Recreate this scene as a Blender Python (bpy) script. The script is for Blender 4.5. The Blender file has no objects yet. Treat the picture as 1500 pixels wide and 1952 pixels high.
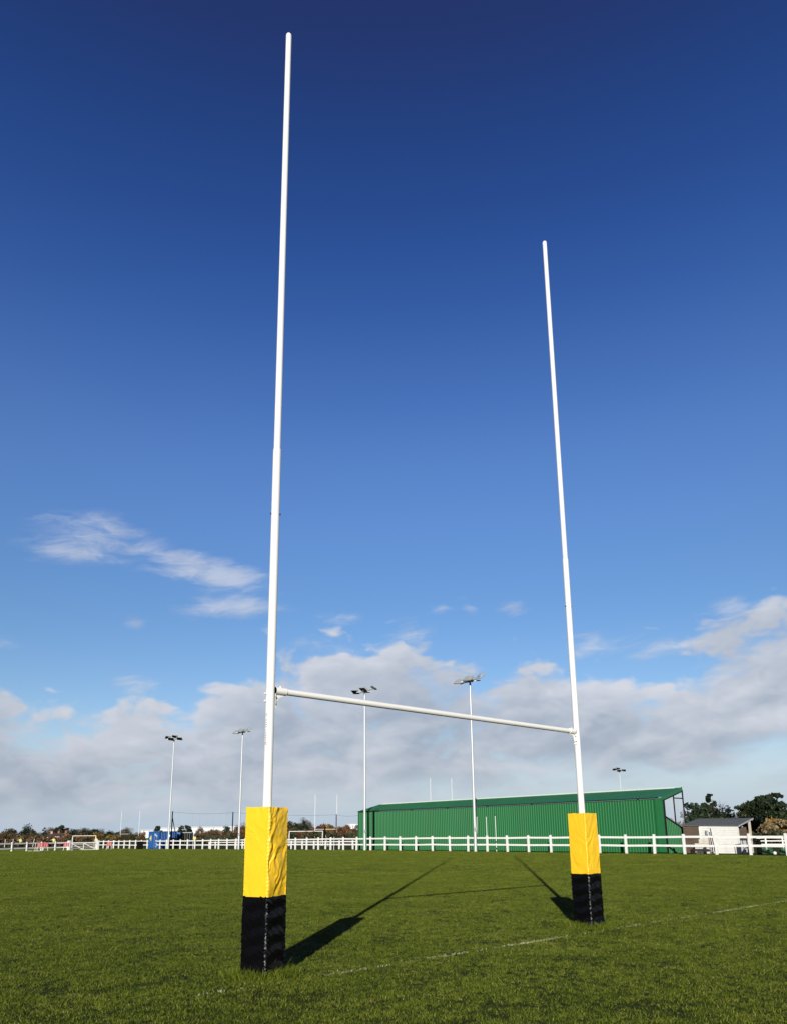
import bpy, math, random
import numpy as np
from mathutils import Vector, Matrix, noise

random.seed(7)
rng = np.random.default_rng(11)
scene = bpy.context.scene
COL = scene.collection
R_ = math.radians

# ------------------------------------------------------------------ camera model
F_PX, PITCH, ROLL, EYE = 1411.12, 0.22680, -0.00990, 1.3822     # focal length for a 1500x1952 frame
CX, CY = 750.0, 1265.57
cp, sp = math.cos(PITCH), math.sin(PITCH)
FWD = Vector((0, cp, sp)); RT0 = Vector((1, 0, 0)); UP0 = Vector((0, -sp, cp))
cr, sr = math.cos(ROLL), math.sin(ROLL)
RT = cr * RT0 + sr * UP0
UPV = -sr * RT0 + cr * UP0
EYE_P = Vector((0, 0, EYE))


def ray(u, v):
    return FWD * F_PX + RT * (u - CX) - UPV * (v - CY)


def proj(P):
    d = Vector(P) - EYE_P
    z = d.dot(FWD)
    return CX + F_PX * d.dot(RT) / z, CY - F_PX * d.dot(UPV) / z


def sstep(a, b, x):
    t = min(1, max(0, (x - a) / (b - a)))
    return t * t * (3 - 2 * t)


def gz(x, y):
    """height of the gently falling field"""
    return -0.28 * sstep(60, 125, y)


def hz(u):
    """image row of the horizon at column u"""
    lo, hi = 1400, 1750
    for _ in range(40):
        m = (lo + hi) / 2
        if ray(u, m).z > 0: lo = m
        else: hi = m
    return lo


def at(u, D):
    """ground point at column u, D metres away"""
    r = ray(u, hz(u)); r.z = 0; r.normalize()
    p = r * D
    return Vector((p.x, p.y, gz(p.x, p.y)))


def ht(P, v):
    """height above z=0 at ground point P that shows at image row v"""
    lo, hi = -5, 120
    for _ in range(60):
        m = (lo + hi) / 2
        if proj((P[0], P[1], m))[1] > v: lo = m
        else: hi = m
    return lo


def gpt(u, v):
    r = ray(u, v); t = -EYE / r.z
    P = EYE_P + r * t
    return Vector((P.x, P.y, 0))


def on_line(P0, d, u):
    """distance along a ground line where column u meets it"""
    lo, hi = -250.0, 250.0
    r = ray(u, hz(u)); n = Vector((r.y, -r.x, 0))
    return -(Vector((P0[0], P0[1], 0))).dot(n) / Vector((d[0], d[1], 0)).dot(n)


cam_d = bpy.data.cameras.new('camera')
cam = bpy.data.objects.new('camera', cam_d)
COL.objects.link(cam)
M = Matrix((RT, UPV, -FWD)).transposed().to_4x4()
M.translation = EYE_P
cam.matrix_world = M
cam_d.sensor_fit = 'VERTICAL'; cam_d.sensor_height = 36
cam_d.lens = F_PX / 1952 * 36
cam_d.shift_y = (CY - 976) / 1952
cam_d.clip_start = 0.05; cam_d.clip_end = 6000
scene.camera = cam


# ------------------------------------------------------------------ mesh helpers
class MB:
    def __init__(self):
        self.v = []; self.f = []

    def add(self, vs, fs):
        o = len(self.v)
        self.v += [tuple(p) for p in vs]
        self.f += [tuple(i + o for i in f) for f in fs]
        return self

    def box(self, c, s, rz=0.0, rx=0.0, ry=0.0):
        m = Matrix.Rotation(rz, 3, 'Z') @ Matrix.Rotation(ry, 3, 'Y') @ Matrix.Rotation(rx, 3, 'X')
        vs = []
        for dx in (-.5, .5):
            for dy in (-.5, .5):
                for dz in (-.5, .5):
                    vs.append(Vector(c) + m @ Vector((dx * s[0], dy * s[1], dz * s[2])))
        return self.add(vs, [(0, 1, 3, 2), (4, 6, 7, 5), (0, 4, 5, 1), (2, 3, 7, 6), (0, 2, 6, 4), (1, 5, 7, 3)])

    def bar(self, p0, p1, w, h, up=(0, 0, 1)):
        p0, p1 = Vector(p0), Vector(p1)
        d = (p1 - p0).normalized()
        s = d.cross(Vector(up))
        if s.length < 1e-4: s = d.cross(Vector((0, 1, 0)))
        s.normalize(); t = s.cross(d)
        vs = []
        for p in (p0, p1):
            for a, b in ((-1, -1), (1, -1), (1, 1), (-1, 1)):
                vs.append(p + s * (a * w / 2) + t * (b * h / 2))
        return self.add(vs, [(0, 1, 2, 3), (7, 6, 5, 4), (0, 4, 5, 1), (1, 5, 6, 2), (2, 6, 7, 3), (3, 7, 4, 0)])

    def tube(self, p0, p1, r0, r1=None, n=12, cap=True):
        return self.chain([p0, p1], [r0, r0 if r1 is None else r1], n, cap)

    def chain(self, pts, rs, n=12, cap=True):
        pts = [Vector(p) for p in pts]
        o = len(self.v)
        prev = None
        for i, p in enumerate(pts):
            a = pts[max(0, i - 1)]; b = pts[min(len(pts) - 1, i + 1)]
            d = (b - a)
            d = d.normalized() if d.length > 1e-9 else Vector((0, 0, 1))
            if prev is None:
                s = d.cross(Vector((0, 0, 1)))
                if s.length < 1e-3: s = Vector((1, 0, 0))
            else:
                s = prev - d * prev.dot(d)
            s.normalize(); prev = s
            t = d.cross(s)
            for k in range(n):
                an = 2 * math.pi * k / n
                self.v.append(tuple(p + (s * math.cos(an) + t * math.sin(an)) * rs[i]))
        for i in range(len(pts) - 1):
            for k in range(n):
                k2 = (k + 1) % n
                self.f.append((o + i * n + k, o + i * n + k2, o + (i + 1) * n + k2, o + (i + 1) * n + k))
        if cap:
            self.f.append(tuple(o + k for k in reversed(range(n))))
            self.f.append(tuple(o + (len(pts) - 1) * n + k for k in range(n)))
        return self

    def prism(self, poly, y0, y1):
        """poly in xz extruded along y"""
        n = len(poly)
        vs = [(x, y0, z) for x, z in poly] + [(x, y1, z) for x, z in poly]
        fs = [tuple(range(n)), tuple(range(2 * n - 1, n - 1, -1))]
        for i in range(n):
            j = (i + 1) % n
            fs.append((i, i + n, j + n, j))
        return self.add(vs, fs)

    def build(self, name, mat, parent=None, smooth=False, loc=None):
        me = bpy.data.meshes.new(name)
        me.from_pydata(self.v, [], self.f)
        me.update()
        if smooth:
            me.polygons.foreach_set('use_smooth', [True] * len(me.polygons))
            try: me.set_sharp_from_angle(angle=R_(40))
            except Exception: pass
        me.materials.append(mat)
        o = bpy.data.objects.new(name, me)
        COL.objects.link(o)
        if parent is not None: o.parent = parent
        if loc is not None: o.location = loc
        return o


def tag(o, label=None, cat=None, group=None, kind=None):
    if label: o['label'] = label
    if cat: o['category'] = cat
    if group: o['group'] = group
    if kind: o['kind'] = kind
    return o


def thing(name, label, cat, loc=(0, 0, 0), rz=0.0, group=None):
    o = bpy.data.objects.new(name, None)
    COL.objects.link(o)
    o.empty_display_size = .3
    o.location = loc; o.rotation_euler = (0, 0, rz)
    return tag(o, label, cat, group)


def copy_tree(o, parent=None):
    c = o.copy(); COL.objects.link(c)
    if parent is not None: c.parent = parent
    for ch in list(o.children): copy_tree(ch, c)
    return c


# ------------------------------------------------------------------ materials
def mat(name, col, rough=.5, metal=0.0, var=0.0, vscale=3.0, bump=0.0, bscale=40.0, spec=.5, stretch=None, dirt_glint=None):
    m = bpy.data.materials.new(name); m.use_nodes = True
    nt = m.node_tree; N, L = nt.nodes, nt.links
    b = N['Principled BSDF']
    b.inputs['Base Color'].default_value = (*col, 1)
    b.inputs['Roughness'].default_value = rough
    b.inputs['Metallic'].default_value = metal
    b.inputs['Specular IOR Level'].default_value = spec
    co = None
    if var or bump or dirt_glint:
        tc = N.new('ShaderNodeTexCoord'); mp = N.new('ShaderNodeMapping')
        L.new(tc.outputs['Object'], mp.inputs['Vector'])
        if stretch: mp.inputs['Scale'].default_value = stretch
        co = mp.outputs['Vector']
    last = None
    if var:
        n1 = N.new('ShaderNodeTexNoise'); n1.inputs['Scale'].default_value = vscale
        n1.inputs['Detail'].default_value = 6; n1.inputs['Roughness'].default_value = .6
        L.new(co, n1.inputs['Vector'])
        mr = N.new('ShaderNodeMapRange')
        mr.inputs[1].default_value = .3; mr.inputs[2].default_value = .7
        mr.inputs[3].default_value = 1 - var; mr.inputs[4].default_value = 1 + var
        L.new(n1.outputs['Fac'], mr.inputs[0])
        mx = N.new('ShaderNodeVectorMath'); mx.operation = 'SCALE'
        mx.inputs[0].default_value = col
        L.new(mr.outputs[0], mx.inputs['Scale'])
        last = mx.outputs[0]
    if dirt_glint:      # (colour, amount, scale): weathering, and painted glints on the pad seam, with a shape of its own
        n2 = N.new('ShaderNodeTexNoise'); n2.inputs['Scale'].default_value = dirt_glint[2]; n2.inputs['Detail'].default_value = 8
        L.new(co, n2.inputs['Vector'])
        mr = N.new('ShaderNodeMapRange'); mr.inputs[1].default_value = .5; mr.inputs[2].default_value = .8
        mr.inputs[4].default_value = dirt_glint[1]
        L.new(n2.outputs['Fac'], mr.inputs[0])
        mi = N.new('ShaderNodeMix'); mi.data_type = 'RGBA'
        L.new(mr.outputs[0], mi.inputs[0])
        mi.inputs[6].default_value = (*col, 1); mi.inputs[7].default_value = (*dirt_glint[0], 1)
        if last: L.new(last, mi.inputs[6])
        last = mi.outputs[2]
    if last: L.new(last, b.inputs['Base Color'])
    if bump:
        n3 = N.new('ShaderNodeTexNoise'); n3.inputs['Scale'].default_value = bscale; n3.inputs['Detail'].default_value = 5
        L.new(co, n3.inputs['Vector'])
        bp = N.new('ShaderNodeBump'); bp.inputs['Strength'].default_value = bump; bp.inputs['Distance'].default_value = .02
        L.new(n3.outputs['Fac'], bp.inputs['Height']); L.new(bp.outputs[0], b.inputs['Normal'])
    return m


def leaf_mat(name, cdark, clight, rough=.6, wscale=.4):
    m = bpy.data.materials.new(name); m.use_nodes = True
    nt = m.node_tree; N, L = nt.nodes, nt.links
    b = N['Principled BSDF']; b.inputs['Roughness'].default_value = rough
    b.inputs['Specular IOR Level'].default_value = .25
    a = N.new('ShaderNodeAttribute'); a.attribute_name = 'tint'
    mi = N.new('ShaderNodeMix'); mi.data_type = 'RGBA'
    mi.inputs[6].default_value = (*cdark, 1); mi.inputs[7].default_value = (*clight, 1)
    L.new(a.outputs['Fac'], mi.inputs[0])
    L.new(mi.outputs[2], b.inputs['Base Color'])
    return m


MT = {}
MT['post_white'] = mat('post_white', (.88, .88, .86), .35, var=.03, vscale=2, dirt_glint=((.6, .58, .52), .15, 2))
MT['rail_white'] = mat('rail_white', (.86, .86, .84), .5, var=.03, vscale=1.5, dirt_glint=((.55, .55, .46), .3, 2))
MT['goal_white'] = mat('goal_white', (.8, .8, .78), .5, var=.04, vscale=1)
MT['steel'] = mat('steel', (.45, .46, .47), .4, .6, var=.08, vscale=3)
MT['galv'] = mat('galvanised', (.62, .64, .66), .4, .3, var=.06, vscale=.8)
MT['dark_steel'] = mat('dark_steel', (.014, .015, .017), .5, spec=.15)
MT['black_rubber'] = mat('black_rubber', (.006, .006, .006), .8, spec=.06)
MT['glass_dark'] = mat('lamp_glass', (.008, .009, .012), .12)
MT['lamp_body'] = mat('lamp_body', (.42, .44, .46), .5, .2, var=.1)
MT['green_sheet'] = mat('green_sheet', (.015, .150, .046), .46, var=.07, vscale=.7, spec=.35, dirt_glint=((.045, .15, .065), .3, .9), stretch=(1, 1, .15))
MT['green_roof'] = mat('green_roof', (.022, .13, .045), .45, var=.08, vscale=.6)
MT['green_trim'] = mat('green_trim', (.018, .15, .05), .45, var=.05)
MT['flashing'] = mat('flashing', (.62, .72, .66), .35, var=.04)
MT['shed_white'] = mat('shed_white', (.78, .78, .76), .6, var=.04, vscale=1.5, dirt_glint=((.42, .42, .38), .5, 3))
MT['shed_brown'] = mat('shed_brown', (.115, .083, .060), .8, var=.35, vscale=4, stretch=(.4, 1, 4), bump=.4, bscale=20)
MT['felt'] = mat('roof_felt', (.105, .115, .12), .9, var=.15, vscale=2, bump=.3, bscale=30)
MT['timber'] = mat('pale_timber', (.6, .52, .42), .8, var=.15, vscale=4)
MT['cream'] = mat('cream_board', (.72, .68, .6), .7, var=.15, vscale=3)
MT['blue_paint'] = mat('container_blue', (.014, .105, .36), .5, var=.1, vscale=.8, dirt_glint=((.12, .12, .13), .4, 1.6))
MT['dark_green_paint'] = mat('container_dark', (.006, .011, .008), .6, var=.2, spec=.1)
MT['yellow_paint'] = mat('yellow_paint', (.85, .72, .12), .5)
MT['red_plastic'] = mat('red_plastic', (.42, .022, .02), .45, var=.1)
MT['white_plastic'] = mat('white_plastic', (.8, .8, .78), .45, var=.05)
MT['brick'] = mat('red_brick', (.36, .12, .07), .85, var=.2, vscale=1)
MT['render_pink'] = mat('pale_render', (.6, .34, .26), .85, var=.1, vscale=.6)
MT['tile'] = mat('roof_tile', (.085, .06, .052), .85, var=.2, vscale=1)
MT['white_clad'] = mat('white_cladding', (.78, .8, .82), .6, var=.05, vscale=.2)
MT['hivis'] = mat('hivis_fabric', (.74, .86, .30), .7, var=.08, vscale=8)
MT['black_cloth'] = mat('black_cloth', (.008, .008, .011), .9, spec=.1)
MT['skin'] = mat('skin', (.5, .3, .22), .55)
MT['flag_yellow'] = mat('flag_yellow', (.82, .66, .06), .7)
MT['bark_pale'] = mat('pale_bark', (.42, .38, .32), .9, var=.25, vscale=2, bump=.5, bscale=8)
MT['bark_dark'] = mat('dark_bark', (.07, .052, .04), .9, var=.25, vscale=2)
MT['decal_ink'] = mat('decal_ink', (.03, .03, .035), .6)
MT['decal_red'] = mat('decal_red', (.6, .06, .08), .6)
MT['turf_net'] = mat('green_netting', (.03, .12, .05), .8, var=.2)
MT['grey_board'] = mat('grey_board', (.36, .38, .4), .7, var=.12, vscale=2)


def pad_mat(name, col, rough, bstr, coat):
    m = mat(name, col, rough, var=.05, vscale=3, bump=bstr, bscale=14)
    b = m.node_tree.nodes['Principled BSDF']
    b.inputs['Specular IOR Level'].default_value = .15 if col[0] < .1 else .5
    b.inputs['Coat Weight'].default_value = coat
    b.inputs['Coat Roughness'].default_value = .2
    return m


MT['seam_glint'] = mat('seam_glint', (.006, .006, .007), .3, spec=1.0, dirt_glint=((.6, .6, .6), .8, 30))  # pale flecks are sun glints painted into the seam colour
MT['pad_yellow'] = pad_mat('pad_yellow_vinyl', (.94, .58, .018), .42, .05, .12)
MT['pad_black'] = pad_mat('pad_black_vinyl', (.003, .003, .004), .24, .05, .0)

LM = {
    'evergreen': leaf_mat('evergreen_leaves', (.010, .016, .006), (.042, .060, .018)),
    'pine': leaf_mat('pine_needles', (.008, .015, .008), (.036, .058, .024)),
    'brown': leaf_mat('bare_twigs', (.06, .036, .020), (.20, .13, .07)),
    'russet': leaf_mat('russet_leaves', (.07, .034, .016), (.24, .115, .05)),
    'ochre': leaf_mat('ochre_leaves', (.10, .062, .014), (.34, .22, .05)),
    'olive': leaf_mat('olive_leaves', (.028, .030, .011), (.105, .095, .035)),
    'grey_green': leaf_mat('hedge_leaves', (.022, .028, .013), (.095, .10, .045)),
    'straw': leaf_mat('dry_reeds', (.10, .075, .035), (.32, .24, .12)),
    'twig_grey': leaf_mat('grey_twigs', (.08, .068, .06), (.22, .19, .17)),
}

# ------------------------------------------------------------------ sun and sky
SUN_AZ, SUN_EL = R_(187.2), R_(18.0)
sd = Vector((math.sin(SUN_AZ) * math.cos(SUN_EL), math.cos(SUN_AZ) * math.cos(SUN_EL), math.sin(SUN_EL)))
sl = bpy.data.lights.new('sun', 'SUN'); sl.energy = 5.0; sl.angle = R_(.5); sl.color = (1, .945, .85)
so = bpy.data.objects.new('sun', sl); COL.objects.link(so)
so.rotation_euler = (-sd).to_track_quat('-Z', 'Y').to_euler()
so.location = sd * 60

world = bpy.data.worlds.new('World'); scene.world = world; world.use_nodes = True


CLOUD_SHIFT = .138


def azel(u, v):
    d = ray(u, v).normalized()
    return math.atan2(d.x, d.y), math.asin(d.z)


def build_sky():
    nt = world.node_tree; N, L = nt.nodes, nt.links
    N.clear()
    out = N.new('ShaderNodeOutputWorld'); bg = N.new('ShaderNodeBackground')
    bg.inputs['Strength'].default_value = .1
    L.new(bg.outputs[0], out.inputs['Surface'])

    def val(x):
        return x

    def sock(inp, x):
        if isinstance(x, (int, float)): inp.default_value = x
        else: L.new(x, inp)

    def m(op, a, b=None, c=None, clamp=False):
        n = N.new('ShaderNodeMath'); n.operation = op; n.use_clamp = clamp
        sock(n.inputs[0], a)
        if b is not None: sock(n.inputs[1], b)
        if c is not None: sock(n.inputs[2], c)
        return n.outputs[0]

    def smooth(x, a, b, lo=0.0, hi=1.0):
        n = N.new('ShaderNodeMapRange'); n.interpolation_type = 'SMOOTHSTEP'
        sock(n.inputs[0], x); sock(n.inputs[1], a); sock(n.inputs[2], b); sock(n.inputs[3], lo); sock(n.inputs[4], hi)
        return n.outputs[0]

    tc = N.new('ShaderNodeTexCoord')
    sep = N.new('ShaderNodeSeparateXYZ'); L.new(tc.outputs['Generated'], sep.inputs[0])
    az = m('ARCTAN2', sep.outputs[0], sep.outputs[1]); el = m('ARCSINE', sep.outputs[2])

    sky = N.new('ShaderNodeTexSky'); sky.sky_type = 'NISHITA'; sky.sun_disc = False
    sky.sun_elevation = SUN_EL; sky.sun_rotation = SUN_AZ
    sky.air_density = 1.0; sky.dust_density = .3; sky.ozone_density = 2.5; sky.altitude = 0
    # deepen the clear blue (polarised look of the photograph)
    hs = N.new('ShaderNodeHueSaturation')
    hs.inputs['Saturation'].default_value = 1.22; hs.inputs['Hue'].default_value = .507
    L.new(sky.outputs[0], hs.inputs['Color'])
    # clear sky deepened towards the zenith, as through a polariser, its unseen part dimmed further to darken shadows
    gain = N.new('ShaderNodeCombineXYZ')
    eln = m('DIVIDE', el, R_(90), clamp=True)
    # dimming added to the unseen sky behind the camera, for darker shadows and pads
    front = smooth(sep.outputs[1], -.35, .30, .24, 1.0)
    for ch in range(3):
        ramp = N.new('ShaderNodeFloatCurve')
        L.new(eln, ramp.inputs['Value'])
        cur = ramp.mapping.curves[0]
        while len(cur.points) < len(SKY_GAIN): cur.points.new(.5, .5)
        for p_, row in zip(cur.points, SKY_GAIN):
            p_.location = (math.degrees(azel(750, row[0])[1]) / 90 if row[0] > -4000 else 1.0, row[1 + ch] / 4)
        ramp.mapping.update()
        L.new(m('MULTIPLY', m('MULTIPLY', ramp.outputs[0], 4.0), front), gain.inputs[ch])
    dark = N.new('ShaderNodeVectorMath'); dark.operation = 'MULTIPLY'
    L.new(hs.outputs[0], dark.inputs[0]); L.new(gain.outputs[0], dark.inputs[1])
    hm = N.new('ShaderNodeMix'); hm.data_type = 'RGBA'
    L.new(m('MULTIPLY', smooth(el, 0.0, .165, 1.0, 0.0), .95), hm.inputs[0])
    L.new(dark.outputs[0], hm.inputs[6]); hm.inputs[7].default_value = (4.45, 5.6, 6.95, 1)
    hmf = N.new('ShaderNodeVectorMath'); hmf.operation = 'SCALE'
    L.new(hm.outputs[2], hmf.inputs[0]); hmf.inputs['Scale'].default_value = 1.0
    clear = hmf.outputs[0]

    # ---- cloud field: noise in direction space, flattened towards the horizon
    def cvec(du, dv):
        c = N.new('ShaderNodeCombineXYZ')
        L.new(m('ADD', az, du), c.inputs[0]); L.new(m('MULTIPLY', m('ADD', el, dv), 1.9), c.inputs[1])
        c.inputs[2].default_value = 3.7
        return c.outputs[0]

    def noise_(vec, scale, detail=8, rough=.58, dist=.0):
        n = N.new('ShaderNodeTexNoise'); n.noise_dimensions = '2D'; n.inputs['Scale'].default_value = scale
        n.inputs['Detail'].default_value = detail; n.inputs['Roughness'].default_value = rough
        n.inputs['Distortion'].default_value = dist
        L.new(vec, n.inputs['Vector'])
        return n.outputs['Fac']

    base = cvec(0, 0)
    # domain warp
    w = noise_(base, 9, 3)
    wv = N.new('ShaderNodeVectorMath'); wv.operation = 'ADD'
    cw = N.new('ShaderNodeCombineXYZ')
    L.new(m('MULTIPLY', m('SUBTRACT', w, .5), .06), cw.inputs[0]); L.new(m('MULTIPLY', m('SUBTRACT', w, .5), .05), cw.inputs[1])
    L.new(base, wv.inputs[0]); L.new(cw.outputs[0], wv.inputs[1])
    nF0 = noise_(wv.outputs[0], 6.5, 9, .56)

    def billow(vec, scale):
        n = N.new('ShaderNodeTexVoronoi'); n.voronoi_dimensions = '2D'; n.feature = 'SMOOTH_F1'; n.inputs['Scale'].default_value = scale
        n.inputs['Smoothness'].default_value = .55; n.inputs['Detail'].default_value = 2; n.inputs['Roughness'].default_value = .55
        L.new(vec, n.inputs['Vector'])
        return m('SUBTRACT', .95, n.outputs['Distance'])
    bl0 = billow(wv.outputs[0], 15)
    nA = m('ADD', m('MULTIPLY', nF0, .72), m('MULTIPLY', bl0, .28))
    up = N.new('ShaderNodeVectorMath'); up.operation = 'ADD'; up.inputs[1].default_value = (-.010, .030, 0)
    L.new(wv.outputs[0], up.inputs[0])
    nB = m('ADD', m('MULTIPLY', noise_(up.outputs[0], 6.5, 6, .5), .72), m('MULTIPLY', billow(up.outputs[0], 15), .28))

    def prof(pts_uv):
        """elevation of a profile given by photo columns, as a function of azimuth"""
        c = N.new('ShaderNodeFloatCurve')
        a0, a1 = azel(-500, 1590)[0], azel(2000, 1590)[0]
        L.new(m('DIVIDE', m('SUBTRACT', az, a0), a1 - a0, clamp=True), c.inputs['Value'])
        cu = c.mapping.curves[0]
        P = []
        for u, v in pts_uv:
            a, e = azel(u, v)
            P.append(((a - a0) / (a1 - a0), e / R_(30)))
        while len(cu.points) < len(P): cu.points.new(.5, .5)
        for p_, q in zip(cu.points, P): p_.location = q
        c.mapping.update()
        return m('MULTIPLY', c.outputs[0], R_(30))

    top = prof([(-500, 1380), (-150, 1330), (0, 1340), (120, 1356), (230, 1350), (330, 1350), (420, 1300), (560, 1262), (660, 1258), (780, 1225),
                (880, 1262), (960, 1268), (1040, 1262), (1130, 1270), (1250, 1290), (1350, 1225), (1440, 1175), (1520, 1150), (1700, 1140), (2000, 1200)])
    bot = prof([(-500, 1560), (0, 1545), (200, 1540), (400, 1525), (560, 1510), (700, 1500), (900, 1490), (1050, 1465), (1200, 1455), (1350, 1440),
                (1450, 1400), (1520, 1390), (1700, 1380), (2000, 1430)])
    nz = m('SUBTRACT', nA, .5)
    d_top = m('ADD', m('SUBTRACT', top, el), m('MULTIPLY', m('ADD', nz, CLOUD_SHIFT), .20))
    d_bot = m('ADD', m('SUBTRACT', el, bot), m('MULTIPLY', nz, .10))
    bank = m('MULTIPLY', smooth(d_top, -.010, .027), smooth(d_bot, -.050, .014))
    holes = smooth(m('ADD', m('ADD', nA, CLOUD_SHIFT), m('MULTIPLY', d_top, 1.6)), .44, .60)
    bank = m('MULTIPLY', bank, m('ADD', m('MULTIPLY', holes, .35), .65))

    def blob(u0, v0, u1, v1, wid, amp):
        """soft streak between two photo points, in azimuth and elevation"""
        a0, e0 = azel(u0, v0); a1, e1 = azel(u1, v1)
        ca, ce = (a0 + a1) / 2, (e0 + e1) / 2
        ln = math.hypot(a1 - a0, e1 - e0) / 2 + 1e-6
        cx_, sx_ = (a1 - a0) / (2 * ln), (e1 - e0) / (2 * ln)
        da = m('SUBTRACT', az, ca); de = m('SUBTRACT', el, ce)
        p_ = m('DIVIDE', m('ADD', m('MULTIPLY', da, cx_), m('MULTIPLY', de, sx_)), ln)
        q_ = m('DIVIDE', m('SUBTRACT', m('MULTIPLY', de, cx_), m('MULTIPLY', da, sx_)), wid / F_PX)
        rr = m('ADD', m('MULTIPLY', p_, p_), m('MULTIPLY', q_, q_))
        g = m('EXPONENT', m('MULTIPLY', rr, -1.1))
        return m('MULTIPLY', g, amp)

    wisps = None
    for b_ in [(110, 1000, 300, 1045, 40, .85), (40, 1050, 200, 1058, 18, .8), (20, 1005, 160, 1020, 40, .35), (280, 1050, 420, 1100, 30, .55),
               (330, 1078, 520, 1118, 31, .95), (325, 1162, 540, 1155, 22, 1.0), (235, 1188, 290, 1195, 16, .7), (600, 1175, 690, 1180, 14, .65),
               (950, 1162, 1008, 1160, 17, .95), (820, 1160, 865, 1162, 11, .75), (865, 1140, 915, 1138, 9, .5), (875, 1155, 915, 1168, 12, .5),
               (1345, 1165, 1450, 1150, 18, .95), (1080, 1235, 1165, 1222, 26, .85), (1180, 1240, 1350, 1222, 26, .75),
               (200, 1300, 300, 1310, 22, .75), (560, 1235, 700, 1250, 34, .7), (730, 1200, 830, 1215, 34, .8), (520, 1290, 620, 1300, 40, .7),
               (230, 1330, 300, 1335, 22, .6), (-120, 1240, 60, 1215, 40, .4),
               (560, 1535, 640, 1528, 16, .55), (1100, 1430, 1500, 1440, 12, .45), (1420, 1495, 1560, 1478, 22, .6), (60, 1555, 480, 1548, 10, .5)]:
        g = blob(*b_)
        wisps = g if wisps is None else m('ADD', wisps, g)
    rot = N.new('ShaderNodeVectorRotate'); rot.rotation_type = 'Z_AXIS'; rot.inputs['Angle'].default_value = R_(-14)
    L.new(wv.outputs[0], rot.inputs['Vector'])
    stm = N.new('ShaderNodeVectorMath'); stm.operation = 'MULTIPLY'; stm.inputs[1].default_value = (1, 2.2, 1)
    L.new(rot.outputs[0], stm.inputs[0])
    nF = noise_(stm.outputs[0], 13, 9, .62, .3)
    wis = smooth(m('ADD', m('MULTIPLY', wisps, .80), m('MULTIPLY', m('SUBTRACT', nF, .5), 1.5)), .12, 1.15)
    wis = m('MULTIPLY', wis, smooth(wisps, .06, .40))
    wis = m('MULTIPLY', wis, .70)
    cloud = m('MAXIMUM', bank, wis)

    # sunlit relief of the cloud masses: thinner towards the light and the top edge
    lit = m('ADD', m('MULTIPLY', m('SUBTRACT', nA, nB), 1.25), .35)
    edge = smooth(d_top, .085, .0)
    lit = m('ADD', lit, m('MULTIPLY', edge, .30))
    lit = m('ADD', lit, m('MULTIPLY', m('SUBTRACT', noise_(base, 5, 4), .47), 1.15))
    lit = m('SUBTRACT', lit, m('MULTIPLY', smooth(d_bot, .09, .0), .10))
    bright = m('ADD', lit, m('MULTIPLY', wis, .5), clamp=True)
    mix = N.new('ShaderNodeMix'); mix.data_type = 'RGBA'
    L.new(bright, mix.inputs[0])
    mix.inputs[6].default_value = (3.7, 4.25, 5.15, 1); mix.inputs[7].default_value = (6.75, 6.95, 7.6, 1)
    fin = N.new('ShaderNodeMix'); fin.data_type = 'RGBA'
    cs_ = N.new('ShaderNodeVectorMath'); cs_.operation = 'SCALE'
    L.new(mix.outputs[2], cs_.inputs[0]); L.new(front, cs_.inputs['Scale'])
    L.new(m('MULTIPLY', cloud, .93), fin.inputs[0]); L.new(clear, fin.inputs[6]); L.new(cs_.outputs[0], fin.inputs[7])
    L.new(fin.outputs[2], bg.inputs['Color'])


# photo row, then gain on red, green and blue of the sky texture
SKY_GAIN = [(1590, 1.30, 1.08, 1.12), (1200, 1.36, 1.24, 1.24), (900, 1.56, 1.37, 1.50), (750, 1.30, 1.22, 1.47), (500, .82, .88, 1.27), (250, .66, .66, 1.02), (20, .74, .52, .80), (-5000, .16, .16, .24)]
build_sky()
world.cycles.sample_map_resolution = 512
scene.view_settings.view_transform = 'Standard'
scene.view_settings.look = 'None'
scene.view_settings.exposure = 0; scene.view_settings.gamma = 1

# ------------------------------------------------------------------ key positions
A_GOAL = 0.8518
GD = Vector((math.sin(A_GOAL), math.cos(A_GOAL), 0))
N0 = Vector((-1.3685, 8.0933, 0))
SPAN = 5.71
F0 = N0 + GD * SPAN
A_F = R_(-41.7047)
FD = Vector((math.sin(A_F), math.cos(A_F), 0))         # along the fence, away and to the left
FN = Vector((FD.y, -FD.x, 0))                          # away from the pitch
FA = Vector((-3.691, 73.075, 0)); FS = 2.06616


def fence_pt(k, off=0.0):
    p = FA - FD * (k * FS) + FN * off
    return Vector((p.x, p.y, gz(p.x, p.y)))


def place(u, off):
    return fence_pt(fence_k(u, off), off)


def fence_k(u, off=0.0):
    P = FA + FN * off
    return on_line(P, -FD, u) / FS


RZ_F = math.atan2(-FD.y, -FD.x)     # local x along the fence towards the right, local y away

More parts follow.
